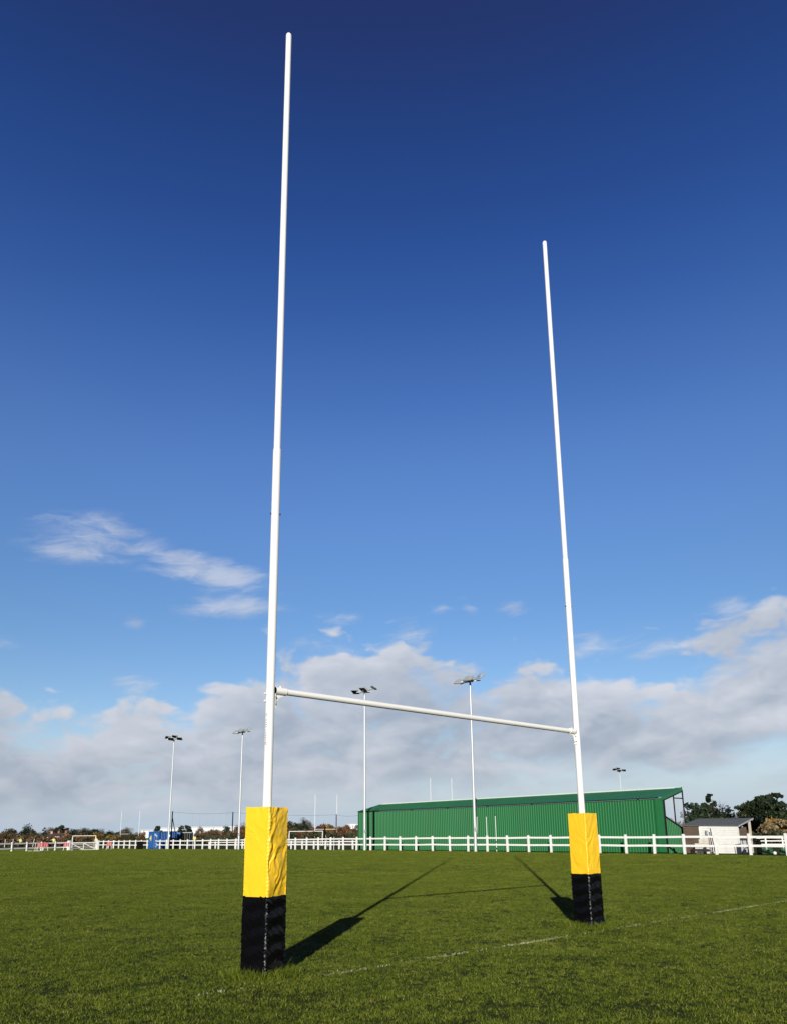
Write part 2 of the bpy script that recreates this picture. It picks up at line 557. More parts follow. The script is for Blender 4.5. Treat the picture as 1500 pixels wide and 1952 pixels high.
# ------------------------------------------------------------------ ground
def grass_ground():
    m_ = bpy.data.materials.new('field_turf'); m_.use_nodes = True
    nt = m_.node_tree; N, L = nt.nodes, nt.links
    b = N['Principled BSDF']; b.inputs['Roughness'].default_value = .9; b.inputs['Specular IOR Level'].default_value = .1
    g = N.new('ShaderNodeNewGeometry')
    n1 = N.new('ShaderNodeTexNoise'); n1.inputs['Scale'].default_value = .22; n1.inputs['Detail'].default_value = 8; n1.inputs['Roughness'].default_value = .65
    n2 = N.new('ShaderNodeTexNoise'); n2.inputs['Scale'].default_value = 9; n2.inputs['Detail'].default_value = 8; n2.inputs['Roughness'].default_value = .7
    L.new(g.outputs['Position'], n1.inputs['Vector']); L.new(g.outputs['Position'], n2.inputs['Vector'])
    r = N.new('ShaderNodeValToRGB'); r.color_ramp.elements[0].position = .3; r.color_ramp.elements[1].position = .72
    r.color_ramp.elements[0].color = (.020, .031, .004, 1); r.color_ramp.elements[1].color = (.080, .098, .011, 1)
    ad = N.new('ShaderNodeMath'); ad.operation = 'MULTIPLY_ADD'
    L.new(n2.outputs['Fac'], ad.inputs[0]); ad.inputs[1].default_value = .6
    mu = N.new('ShaderNodeMath'); mu.operation = 'MULTIPLY'; mu.inputs[1].default_value = .4
    L.new(n1.outputs['Fac'], mu.inputs[0]); L.new(mu.outputs[0], ad.inputs[2])
    L.new(ad.outputs[0], r.inputs[0]); L.new(r.outputs[0], b.inputs['Base Color'])
    bp = N.new('ShaderNodeBump'); bp.inputs['Strength'].default_value = 1; bp.inputs['Distance'].default_value = .12
    L.new(n2.outputs['Fac'], bp.inputs['Height']); L.new(bp.outputs[0], b.inputs['Normal'])
    xs = [-3000, -1200, -500] + list(range(-240, 241, 12)) + [500, 1200, 3000]
    ys = [-400, -100, -20] + list(range(0, 241, 8)) + [400, 900, 2000, 4500]
    mb = MB()
    mb.v = [(x, y, gz(x, y)) for y in ys for x in xs]
    W = len(xs)
    mb.f = [(j * W + i, j * W + i + 1, (j + 1) * W + i + 1, (j + 1) * W + i) for j in range(len(ys) - 1) for i in range(W - 1)]
    o = mb.build('ground', m_, smooth=True)
    tag(o, 'flat green playing field running out to the far hedges', 'ground', kind='structure')


grass_ground()


def blade_mat():
    m_ = bpy.data.materials.new('grass_blades'); m_.use_nodes = True
    nt = m_.node_tree; N, L = nt.nodes, nt.links
    b = N['Principled BSDF']; b.inputs['Roughness'].default_value = .55; b.inputs['Specular IOR Level'].default_value = .12
    at_ = N.new('ShaderNodeAttribute'); at_.attribute_name = 'tint'
    g = N.new('ShaderNodeNewGeometry')
    n1 = N.new('ShaderNodeTexNoise'); n1.inputs['Scale'].default_value = .55; n1.inputs['Detail'].default_value = 6; n1.inputs['Roughness'].default_value = .65
    L.new(g.outputs['Position'], n1.inputs['Vector'])
    r = N.new('ShaderNodeValToRGB'); cr_ = r.color_ramp
    cr_.elements[0].position = 0; cr_.elements[0].color = (.024, .043, .004, 1)
    cr_.elements[1].position = 1; cr_.elements[1].color = (.34, .30, .11, 1)
    e = cr_.elements.new(.45); e.color = (.103, .146, .012, 1)
    e = cr_.elements.new(.86); e.color = (.225, .258, .028, 1)
    ad = N.new('ShaderNodeMath'); ad.operation = 'ADD'
    mr = N.new('ShaderNodeMapRange'); mr.inputs[1].default_value = .3; mr.inputs[2].default_value = .7
    mr.inputs[3].default_value = -.10; mr.inputs[4].default_value = .10
    L.new(n1.outputs['Fac'], mr.inputs[0]); L.new(at_.outputs['Fac'], ad.inputs[0]); L.new(mr.outputs[0], ad.inputs[1])
    L.new(ad.outputs[0], r.inputs[0]); L.new(r.outputs[0], b.inputs['Base Color'])
    return m_


MT['blades'] = blade_mat()


def blades_mesh(name, xy, z0, h, w, lean, tint, mat_):
    """many grass blades: 5 vertices each"""
    n = len(h)
    th = rng.uniform(0, 2 * np.pi, n); ph = rng.uniform(0, 2 * np.pi, n)
    sx, sy = np.cos(th) * w / 2, np.sin(th) * w / 2
    lx, ly = np.cos(ph) * lean, np.sin(ph) * lean
    V = np.zeros((n, 5, 3))
    for i, (t, ww) in enumerate(((0, 1), (0, -1), (.55, .85), (.55, -.85), (1, 0))):
        V[:, i, 0] = xy[:, 0] + sx * ww + lx * h * t * t
        V[:, i, 1] = xy[:, 1] + sy * ww + ly * h * t * t
        V[:, i, 2] = z0 + h * t * (1 - .25 * lean * t)
    me = bpy.data.meshes.new(name)
    base = np.arange(n)[:, None] * 5
    loops = np.concatenate([base + np.array([[0, 1, 3, 2]]), base + np.array([[2, 3, 4]])], axis=1).astype(np.int32)
    me.vertices.add(n * 5); me.vertices.foreach_set('co', V.astype(np.float32).ravel())
    me.loops.add(n * 7); me.loops.foreach_set('vertex_index', loops.ravel())
    me.polygons.add(n * 2)
    st = (np.arange(n)[:, None] * 7 + np.array([[0, 4]])).astype(np.int32)
    me.polygons.foreach_set('loop_start', st.ravel())
    me.update(calc_edges=True)
    a = me.attributes.new('tint', 'FLOAT', 'POINT')
    a.data.foreach_set('value', np.repeat(tint, 5).astype(np.float32))
    me.materials.append(mat_)
    return me


def patch(name, R, n, h0, h1, w0, w1):
    r = R * np.sqrt(rng.uniform(0, 1, n)); t = rng.uniform(0, 2 * np.pi, n)
    xy = np.stack([r * np.cos(t), r * np.sin(t)], 1)
    # tufts: blades near a tuft centre are taller and share a tint
    k = max(6, n // 22)
    c = np.stack([R * np.sqrt(rng.uniform(0, 1, k)), rng.uniform(0, 2 * np.pi, k)], 1)
    cxy = np.stack([c[:, 0] * np.cos(c[:, 1]), c[:, 0] * np.sin(c[:, 1])], 1)
    d = ((xy[:, None] - cxy[None]) ** 2).sum(-1)
    j = d.argmin(1); ch = rng.uniform(.45, 1.35, k); ct = rng.uniform(-.2, .2, k)
    h = rng.uniform(h0, h1, n) * ch[j]
    hol = d.min(1) < (R * .13) ** 2          # hollows and worn spots
    h[hol & (ch[j] < .74)] *= .22
    tint = np.clip(rng.normal(.44, .22, n) + ct[j], 0, .95)
    dry = rng.uniform(0, 1, n) < .02
    tint[dry] = rng.uniform(.85, 1.1, dry.sum())
    return blades_mesh(name, xy, -.004, h, rng.uniform(w0, w1, n), rng.uniform(.2, 1.5, n), tint, MT['blades'])


def scatter_grass(name, label, d0, d1, step, patches, half, zs, amp=.5):
    coll = bpy.data.collections.new(name + '_tufts')
    for i, me in enumerate(patches):
        o = bpy.data.objects.new(f'grass_tuft_{i}', me)
        coll.objects.link(o)
    ny = int((d1 - d0) / step)
    P = []
    for j in range(ny):
        y = d0 + (j + .5) * step
        hw = y * half + 2.5
        nx = int(2 * hw / step)
        xs = -hw + (np.arange(nx) + .5) * step
        P.append(np.stack([xs, np.full(nx, y)], 1))
    P = np.concatenate(P)
    P += rng.uniform(-.42, .42, P.shape) * step
    # keep to the pitch side of the fence
    q = (P - np.array(FA[:2])) @ np.array(FN[:2])
    P = P[q < -.15]
    n = len(P)
    z = np.array([gz(x, y) for x, y in P])
    me = bpy.data.meshes.new(name)
    me.vertices.add(n)
    me.vertices.foreach_set('co', np.concatenate([P, z[:, None]], 1).astype(np.float32).ravel())
    a = me.attributes.new('rot', 'FLOAT', 'POINT'); a.data.foreach_set('value', rng.uniform(0, 6.283, n).astype(np.float32))
    nzv = np.array([noise.fractal(Vector((x * .9, y * .9, 2.3)), 1, 2, 3) * .7 + .9 * noise.noise(Vector((x * 2.6, y * 2.6, 7))) for x, y in P])
    s = np.clip(1 + amp * nzv + rng.uniform(-.12, .12, n), .55, 1.6) * zs
    a = me.attributes.new('hscale', 'FLOAT', 'POINT'); a.data.foreach_set('value', s.astype(np.float32))
    a = me.attributes.new('pick', 'INT', 'POINT'); a.data.foreach_set('value', rng.integers(0, len(patches), n).astype(np.int32))
    me.update()
    o = bpy.data.objects.new(name, me); COL.objects.link(o)
    tag(o, label, 'grass', kind='stuff')
    ng = bpy.data.node_groups.new(name + '_scatter', 'GeometryNodeTree')
    ng.interface.new_socket('Geometry', in_out='INPUT', socket_type='NodeSocketGeometry')
    ng.interface.new_socket('Geometry', in_out='OUTPUT', socket_type='NodeSocketGeometry')
    N, L = ng.nodes, ng.links
    gi = N.new('NodeGroupInput'); go = N.new('NodeGroupOutput')
    m2p = N.new('GeometryNodeMeshToPoints')
    ip = N.new('GeometryNodeInstanceOnPoints')
    ci = N.new('GeometryNodeCollectionInfo'); ci.inputs['Collection'].default_value = coll
    ci.inputs['Separate Children'].default_value = True; ci.inputs['Reset Children'].default_value = True

    def attr(nm, ty):
        x = N.new('GeometryNodeInputNamedAttribute'); x.data_type = ty; x.inputs['Name'].default_value = nm
        return x.outputs['Attribute']
    cr1 = N.new('ShaderNodeCombineXYZ'); L.new(attr('rot', 'FLOAT'), cr1.inputs[2])
    cs = N.new('ShaderNodeCombineXYZ'); cs.inputs[0].default_value = 1; cs.inputs[1].default_value = 1
    L.new(attr('hscale', 'FLOAT'), cs.inputs[2])
    L.new(gi.outputs[0], m2p.inputs['Mesh']); L.new(m2p.outputs[0], ip.inputs['Points'])
    L.new(ci.outputs[0], ip.inputs['Instance']); ip.inputs['Pick Instance'].default_value = True
    L.new(attr('pick', 'INT'), ip.inputs['Instance Index'])
    L.new(cr1.outputs[0], ip.inputs['Rotation']); L.new(cs.outputs[0], ip.inputs['Scale'])
    L.new(ip.outputs[0], go.inputs[0])
    md = o.modifiers.new('scatter', 'NODES'); md.node_group = ng
    return o


near_p = [patch('near_tuft', .36, 1400, .011, .031, .0026, .0046) for _ in range(12)]
far_p = [patch('far_tuft', .95, 1400, .014, .036, .006, .012) for _ in range(8)]
scatter_grass('grass', 'short mown turf blades on the near part of the pitch', 4.6, 28, .36, near_p, .66, 1.0, .30)
scatter_grass('grass', 'short mown turf on the far part of the pitch', 27.3, 118, .85, far_p, .62, 1.0, .10)


def base_tufts():
    """uncut grass ringing each post pad and chalky blades of the goal line"""
    P, H, T, LN = [], [], [], []
    for c, rad, n in ((N0, .36, 3800), (F0, .38, 3400)):
        t = rng.uniform(0, 2 * np.pi, n); r = np.abs(rng.normal(.25, .11, n)) + .0
        x = c.x + r * np.cos(t); y = c.y + r * np.sin(t)
        keep = r > .13
        x, y, r = x[keep], y[keep], r[keep]
        hh = rng.uniform(.035, .11, len(x)) * np.clip(1.3 - (r - .20) * 2.6, .3, 1.15)
        lng = rng.uniform(0, 1, len(x)) < .035
        hh[lng] *= 1.7
        P.append(np.stack([x, y], 1)); H.append(hh); T.append(np.clip(rng.normal(.46, .26, len(x)), 0, 1)); LN.append(rng.uniform(.2, 1.1, len(x)))
    P, H, T, LN = map(np.concatenate, (P, H, T, LN))
    me = blades_mesh('long_grass', P, -.004, H, rng.uniform(.0028, .005, len(H)), LN, T, MT['blades'])
    o = bpy.data.objects.new('long_grass', me); COL.objects.link(o)
    tag(o, 'longer uncut grass growing round the feet of the post pads', 'grass', kind='stuff')
    # worn white goal line
    ml = bpy.data.materials.new('chalked_blades'); ml.use_nodes = True
    b = ml.node_tree.nodes['Principled BSDF']; b.inputs['Base Color'].default_value = (.36, .37, .24, 1); b.inputs['Roughness'].default_value = .8
    p0 = gpt(300, 1911); p1 = gpt(1500, 1718); d = (p1 - p0).normalized(); s = Vector((d.y, -d.x, 0))
    xs, hs = [], []
    n = 60000
    q = rng.uniform(-3, 42, n); w_ = rng.normal(0, .022, n)
    for a, b_ in zip(q, w_):
        den = noise.fractal(Vector((a * .9, 5.1, 0)), 1, 2, 4) * .38 + .10
        dist = a
        u = proj(p0 + d * a)[0]
        for uc, wu, am in ((660, 30, .10), (850, 60, .16), (985, 45, .18), (1068, 40, .26), (1330, 200, .05)):
            den += am * math.exp(-((u - uc) / wu) ** 2)
        den -= .22 * (1 - sstep(560, 680, u)) + .10 * math.exp(-((u - 1150) / 60) ** 2)
        fine = noise.noise(Vector((a * 9, b_ * 9, 1)))
        if rng.uniform(0, 1) < max(0, (den + fine * .55)) * .44:
            p = p0 + d * a + s * b_
            xs.append((p.x, p.y)); hs.append(rng.uniform(.014, .034))
    xs = np.array(xs); hs = np.array(hs)
    me = blades_mesh('goal_line', xs, -.003, hs, rng.uniform(.004, .008, len(hs)), rng.uniform(.2, 1, len(hs)), np.full(len(hs), .5), ml)
    o = bpy.data.objects.new('goal_line', me); COL.objects.link(o)
    tag(o, 'worn white goal line painted on the turf between the posts', 'line marking', kind='structure')


base_tufts()

# ------------------------------------------------------------------ the big rugby goal
RZ_G = math.atan2(GD.y, GD.x)
goal = thing('rugby_goal', 'tall white rugby posts with crossbar, their feet in yellow and black pads', 'rugby goal', N0, RZ_G)
to_cam = Matrix.Rotation(-RZ_G, 3, 'Z') @ Vector((-N0.x, -N0.y, 0)).normalized()


def upright(x, lean):
    mb = MB()
    r0, r1 = .0485, .042
    mb.chain([(0, 0, .002), (0, 0, 5.88), (0, 0, 5.905), (0, 0, 5.912)], [r0, r0, r0 - .001, r1 + .001], 28)
    o = mb.build('upright', MT['post_white'], goal, True, (x, 0, 0))
    o.rotation_euler = (0, lean, 0)
    up = MB()
    top = 12.29
    prof_ = [(5.905, r1), (11.9, r1 - .003), (top - .03, r1 - .003), (top - .012, r1 - .010), (top, .012)]
    up.chain([(0, 0, z) for z, r in prof_], [r for z, r in prof_], 28)
    up.build('upper_tube', MT['post_white'], o, True)
    for s in (-1, 1):
        bt = MB(); bt.tube((s * (r0 - .004), 0, 5.075), (s * (r0 + .013), 0, 5.075), .011, .009, 10)
        q = bt.build('bolt', MT['dark_steel'], o, True)
        q.rotation_euler = (0, 0, R_(-28))
    return o


u_near = upright(0, 0)
u_far = upright(SPAN, 0)
ZB = 2.965
cb = MB()
cb.chain([(.07, 0, ZB), (SPAN - .07, 0, ZB)], [.0365, .0365], 24)
crossbar = cb.build('crossbar', MT['post_white'], goal, True)
for x, s in ((0, 1), (SPAN, -1)):
    b = MB()
    b.chain([(x + s * .058, 0, ZB), (x + s * .20, 0, ZB)], [.044, .044], 24)              # sleeve
    b.box((x + s * .0515, 0, ZB - .105), (.010, .05, .20))                                   # back plate
    br = b.build('bracket', MT['post_white'], goal, True)
    g = MB()
    arc = []
    for i in range(9):
        a = i / 8 * math.pi / 2
        arc.append((x + s * (.055 + .115 * (1 - math.cos(a))), 0, ZB - .165 + .130 * math.sin(a)))
    for i in range(8): g.bar(arc[i], arc[i + 1], .045, .008, (0, 1, 0))
    g.build('gusset', MT['post_white'], br)
    w = MB(); w.tube((x + s * .044, 0, ZB), (x + s * .0575, 0, ZB), .043, .043, 20)
    w.build('rubber_washer', MT['black_rubber'], br, True)
    for dz in (-.045, -.128):
        t = MB()
        t.tube((x - s * .075, 0, ZB + dz), (x - s * .040, 0, ZB + dz), .011, .011, 10)
        t.build('bolt', MT['post_white'], br, True)
        t = MB(); t.tube((x + s * .054, -.022, ZB + dz - .03), (x + s * .066, -.022, ZB + dz - .03), .009, .009, 8)
        t.build('nut', MT['dark_steel'], br, True)
    t = MB(); t.tube((x + s * .13, 0, ZB + .038), (x + s * .13, 0, ZB + .058), .012, .010, 8)
    t.build('set_screw', MT['post_white'], br, True)


def wrapped_text(s, size, ang_c, z_top, r, parent, mat_, name):
    cu = bpy.data.curves.new('lettering', 'FONT'); cu.body = s; cu.size = size
    cu.align_x = 'LEFT'; cu.space_character = 1.12
    ob = bpy.data.objects.new('lettering', cu); COL.objects.link(ob)
    dg = bpy.context.evaluated_depsgraph_get(); dg.update()
    me = bpy.data.meshes.new_from_object(ob.evaluated_get(dg))
    bpy.data.objects.remove(ob)
    for v in me.vertices:
        x, y = v.co.x, v.co.y            # reading downwards: text x -> -z, text y -> towards the viewer's right
        a = ang_c + (y - size * .35) / r
        v.co = Vector((math.cos(a) * (r + .0008), math.sin(a) * (r + .0008), z_top - x))
    me.materials.clear(); me.materials.append(mat_)
    o = bpy.data.objects.new(name, me); COL.objects.link(o); o.parent = parent
    return o


# maker's lettering runs down the left flank of the near upright
ang0 = math.atan2(to_cam.y, to_cam.x) - R_(46)
wrapped_text('MARK HARROD', .036, ang0, 2.640, .0485, u_near, MT['decal_ink'], 'maker_lettering')


def curved_marks():
    mb = MB()
    r = .0493
    for (y0, z0, y1, z1) in ((-.012, 2.70, .010, 2.672), (-.004, 2.705, .014, 2.682), (-.014, 2.685, .004, 2.662)):
        for i in range(4):
            t0, t1 = i / 4, (i + 1) / 4
            pts = []
            for t in (t0, t1):
                a = ang0 + (y0 + (y1 - y0) * t) / r; z = z0 + (z1 - z0) * t
                pts.append(Vector((math.cos(a) * r, math.sin(a) * r, z)))
            mb.add([pts[0], pts[1], pts[1] - Vector((0, 0, .006)), pts[0] - Vector((0, 0, .006))], [(0, 1, 2, 3)])
    mb.build('maker_emblem', MT['decal_ink'], u_near)
    mb = MB()
    for z, y0, y1 in ((2.372, -.018, .012), (2.352, -.016, .020)):
        for i in range(5):
            pts = []
            for t in (i / 5, (i + 1) / 5):
                a = ang0 + (y0 + (y1 - y0) * t) / r
                pts.append(Vector((math.cos(a) * r, math.sin(a) * r, z + .006 * t)))
            mb.add([pts[0], pts[1], pts[1] - Vector((0, 0, .005)), pts[0] - Vector((0, 0, .005))], [(0, 1, 2, 3)])
    mb.build('maker_stripe', MT['decal_red'], u_near)


curved_marks()


# ------------------------------------------------------------------ post pads
def pad_section(name, mat_, parent, z0, z1, half, kind, seed, flare=0.0):
    """a foam pad sleeve: rounded square, puckered corner seams, folds in the vinyl"""
    nper, nz = 64, max(40, int((z1 - z0) / .0055))
    vs, fs = [], []
    rc = .016
    for j in range(nz + 1):
        z = z0 + (z1 - z0) * j / nz
        for side in range(4):
            for i in range(nper):
                t = math.sin(math.pi / 2 * (-1 + 2 * i / nper))
                h = half
                # flat face position, rounded towards the corners
                edge = (1 - abs(t)) * h
                dep = 0.0
                if edge < rc: dep = rc - math.sqrt(max(0, rc * rc - (rc - edge) ** 2))
                x, y = t * h, -h + dep * .85
                # --- relief
                f = 0.0
                sd_ = seed + side * 13.7
                if kind == 'yellow':
                    amp = PAD_FOLD[(seed, side)] if (seed, side) in PAD_FOLD else .35
                    al, pe = t * h * .42 + z * .91, t * h * .91 - z * .42
                    if amp < .3: al, pe = -t * h * .62 + z * .78, t * h * .78 + z * .62
                    wv_ = .11 * noise.noise(Vector((t * h * 6, z * 4.5, sd_ + 4)))
                    wv2 = .05 * noise.noise(Vector((t * h * 15, z * 11, sd_ + 2)))
                    r_ = noise.noise(Vector((al * 2.4, (pe + wv_) * 8.5, sd_)))
                    r2 = noise.noise(Vector((al * 5.0, (pe + wv_ + wv2) * 17, sd_ + 9)))
                    msk = .35 + .9 * max(0, min(1, .5 + 1.4 * noise.noise(Vector((t * h * 5 + 3, z * 3.2, sd_)))))
                    f += amp * msk * (.034 * (.25 - abs(r_)) + .013 * (.25 - abs(r2)))
                    f += amp * .003 * noise.noise(Vector((t * h * 26, z * 18, sd_)))
                    f += .004 * math.sin((z - z0) / (z1 - z0) * math.pi) * (1 - t * t)
                else:
                    f += .0075 * math.sin(z * 2 * math.pi / .17 + .9 * math.sin(t * 2 + sd_)) * (1 - t * t) * .8
                    r_ = noise.fractal(Vector((t * h * 9 + z * 3, z * 11 + t, sd_)), 1, 2, 3)
                    f += .0055 * (1 - 2 * abs(r_)) * (.4 + .6 * (t * t))
                # pucker along the stitched seams
                k = math.exp(-(edge / .022) ** 2)
                ph = noise.noise(Vector((z * 14, sd_, 0))) * 2.5
                pk = math.sin(z * 2 * math.pi / .038 + ph + (1 if t > 0 else 0) * 1.1)
                f += k * (.0040 if kind == 'black' else .0011 + .0008 * PAD_FOLD.get((seed, side), .3)) * pk + k * .002
                y -= f
                x += (.0012 if kind == 'black' else .0004) * k * pk * (1 if t > 0 else -1)
                if flare and z < .16 and side == 1:
                    fl = flare * (1 - z / .16) ** 2
                    y -= fl * (.55 + .45 * t)
                c, s = math.cos(side * math.pi / 2), math.sin(side * math.pi / 2)
                vs.append((x * c - y * s, x * s + y * c, z + .006 * noise.noise(Vector((t * 2, sd_, z * .5))) * (1 if j == nz else 0)))
    W = nper * 4
    for j in range(nz):
        for i in range(W):
            i2 = (i + 1) % W
            fs.append((j * W + i, j * W + i2, (j + 1) * W + i2, (j + 1) * W + i))
    # closed top lid with a hole for the post
    o = len(vs)
    for i in range(W):
        p = Vector(vs[nz * W + i]); a = math.atan2(p.y, p.x)
        vs.append((math.cos(a) * .047, math.sin(a) * .047, z1 - .012))
    for i in range(W):
        i2 = (i + 1) % W
        fs.append((nz * W + i, nz * W + i2, o + i2, o + i))
    mb = MB(); mb.v = vs; mb.f = fs
    ob = mb.build(name, mat_, parent)
    ob.data.polygons.foreach_set('use_smooth', [True] * len(ob.data.polygons))
    return ob


def post_pad(loc, face_az, label, seed, flare):
    # local -y face looks towards azimuth face_az
    n_ = Vector((math.sin(face_az), math.cos(face_az), 0))
    rz = math.atan2(n_.y, n_.x) + math.pi / 2
    t = thing('post_pad', label, 'post pad', loc, rz, 'pads round the feet of the rugby posts')
    low = pad_section('lower_sleeve', MT['pad_black'], t, -.01, .778, .1585, 'black', seed, flare)
    # puckered stitched seam down each corner of the black vinyl
    for cx_, cy_ in ((-1, -1), (1, -1), (1, 1), (-1, 1)):
        mb = MB(); pts, rs = [], []
        z = .01
        rd = random.Random(seed * 7 + cx_ * 3 + cy_)
        side = 1
        while z < .765:
            k = .1585 - .0035 + rd.uniform(-.002, .002)
            j = side * rd.uniform(.003, .0105); side = -side
            pts.append((cx_ * k - cy_ * j * .7 * cx_ * cx_, cy_ * k + cx_ * j * .7, z)); rs.append(rd.uniform(.004, .0125))
            z += rd.uniform(.010, .021)
        mb.chain(pts, rs, 10)
        mb.build('seam', MT['seam_glint' if (cx_, cy_) == (1, -1) else 'pad_black'], low, True)  # only the front corner carries the painted glints
    pad_section('upper_sleeve', MT['pad_yellow'], t, .772, 1.68, .1600, 'yellow', seed)
    return t


PAD_FOLD = {(3, 0): .22, (3, 1): 1.25, (9, 0): .22, (9, 1): .6}
post_pad(N0, R_(209.4), 'nearer yellow over black post pad, its right face deeply creased', 3, 0)
post_pad(F0, R_(229.3), 'farther yellow over black post pad in front of the green stand, flared at its foot', 9, .075)


# ------------------------------------------------------------------ white fences
def fence(name, label, pts, post_h, pw, rail_z, rail_h, group=None, cap=True):
    """pts: ground points of the posts"""
    base = pts[0]
    t = thing(name, label, 'fence', base, 0, group)
    d = (pts[-1] - pts[0]); rz = math.atan2(d.y, d.x)
    mb = MB()
    mb.box((0, 0, (post_h - .05) / 2 - .03), (pw, pw, post_h - .05 + .06))
    w = pw * .5
    if cap:
        zc = post_h - .05
        mb.add([(-w * 1.15, -w * 1.15, zc), (w * 1.15, -w * 1.15, zc), (w * 1.15, w * 1.15, zc), (-w * 1.15, w * 1.15, zc),
                (-w * .7, -w * .7, post_h), (w * .7, -w * .7, post_h), (w * .7, w * .7, post_h), (-w * .7, w * .7, post_h)],
               [(3, 2, 1, 0), (4, 5, 6, 7), (0, 1, 5, 4), (1, 2, 6, 5), (2, 3, 7, 6), (3, 0, 4, 7)])
    first = None
    for i, p in enumerate(pts):
        if first is None:
            o = first = mb.build('post', MT['rail_white'], t)
        else:
            o = first.copy(); COL.objects.link(o); o.parent = t
        o.location = p - base
        o.rotation_euler = (R_(random.uniform(-1.3, 1.3)), R_(random.uniform(-1.3, 1.3)), rz + R_(random.uniform(-2, 2)))
    for z in rail_z:
        rb = MB()
        jz = [random.uniform(-.02, .02) for _ in pts]
        for i in range(len(pts) - 1):
            a = pts[i] - base + Vector((0, 0, z + jz[i])); b = pts[i + 1] - base + Vector((0, 0, z + jz[i + 1]))
            dd = (b - a).normalized() * .003
            rb.bar(a + dd, b - dd, .045, rail_h)
        rb.build('rail', MT['rail_white'], t)
    return t


GATE_U0, GATE_U1 = 134, 188
k_gate = fence_k(188)
ks = list(range(int(math.ceil(k_gate)), 23))
ks = [k_gate] + [k for k in ks if k - k_gate > .6]
pitch_fence = fence('fence', 'long white post and rail fence across the pitch from the gate past the green stand', [fence_pt(k) for k in ks], 1.25, .13, (1.06, .53), .13)
for o in pitch_fence.children: pass

# gate and fence left of it
G1 = fence_pt(k_gate)
d_g1 = math.hypot(G1.x, G1.y)
G0 = at(134, 97.0)
LP = [at(u, D) for u, D in ((131.5, 107.5), (107.5, 106.5), (81, 105.0), (53.7, 103.5), (25, 102), (-4, 100.5), (-34, 99), (-66, 97.5))]
for p in LP: p.z = -.28
fence('fence', 'short white post and rail fence left of the white gate', LP, 1.24, .14, (1.06, .48), .16)


def gate():
    P0, P1 = LP[0] + Vector((.3, .05, 0)), Vector((at(186, 109).x, at(186, 109).y, 0))
    P0.z = P1.z = 0
    d = P1 - P0; Lg = d.length
    t = thing('gate', 'closed white field gate with diagonal braces behind the red barriers', 'gate', (P0.x, P0.y, -.28), math.atan2(d.y, d.x))
    mb = MB(); mb.bar((0.08, 0, 1.02), (Lg - .08, 0, 1.02), .06, .15); mb.bar((0.08, 0, .12), (Lg - .08, 0, .12), .06, .12)
    mb.box((.05, 0, .56), (.10, .08, 1.08)); mb.box((Lg - .05, 0, .56), (.10, .08, 1.08)); mb.box((Lg * .5, 0, .57), (.1, .05, .76))
    mb.build('gate_frame', MT['rail_white'], t)
    for z in (.36, .58, .79):
        r_ = MB(); r_.bar((.1, .045, z), (Lg - .1, .045, z), .03, .06); r_.build('bar', MT['cream'], t)
    for x0, x1 in ((.14, Lg * .5 - .06), (Lg * .5 + .06, Lg - .16)):
        b_ = MB(); b_.bar((x0, -.045, .94), (x1, -.045, .18), .03, .10); b_.build('brace', MT['rail_white'], t)
    for x in (-.2, Lg + .15):
        b_ = MB(); b_.box((x, 0, .62), (.26, .26, 1.3)); b_.box((x, 0, 1.30), (.30, .30, .06)); b_.build('gate_post', MT['rail_white'], t)
    h = MB(); h.box((Lg - .2, -.06, .92), (.25, .03, .04)); h.build('latch', MT['dark_steel'], t)


gate()

# lower fence on the far side of the path, and the one beside the shed
FK = [fence_k(u, 4.0) for u in (400, 412, 449.6, 463, 487, 510, 534, 556, 577, 599, 621, 647, 673, 698)]
fence('fence', 'lower white fence behind the main one, ending at the green stand', [fence_pt(k, 4.0) for k in FK], .92, .13, (.80, .48), .11)
SP = [at(u, D) for u, D in ((1440, 66), (1456, 66), (1488, 66.5), (1520, 67), (1552, 67.5))]
fence('fence', 'small white fence on the grass behind the black bin at right', SP, .92, .10, (.86, .62, .38), .07)


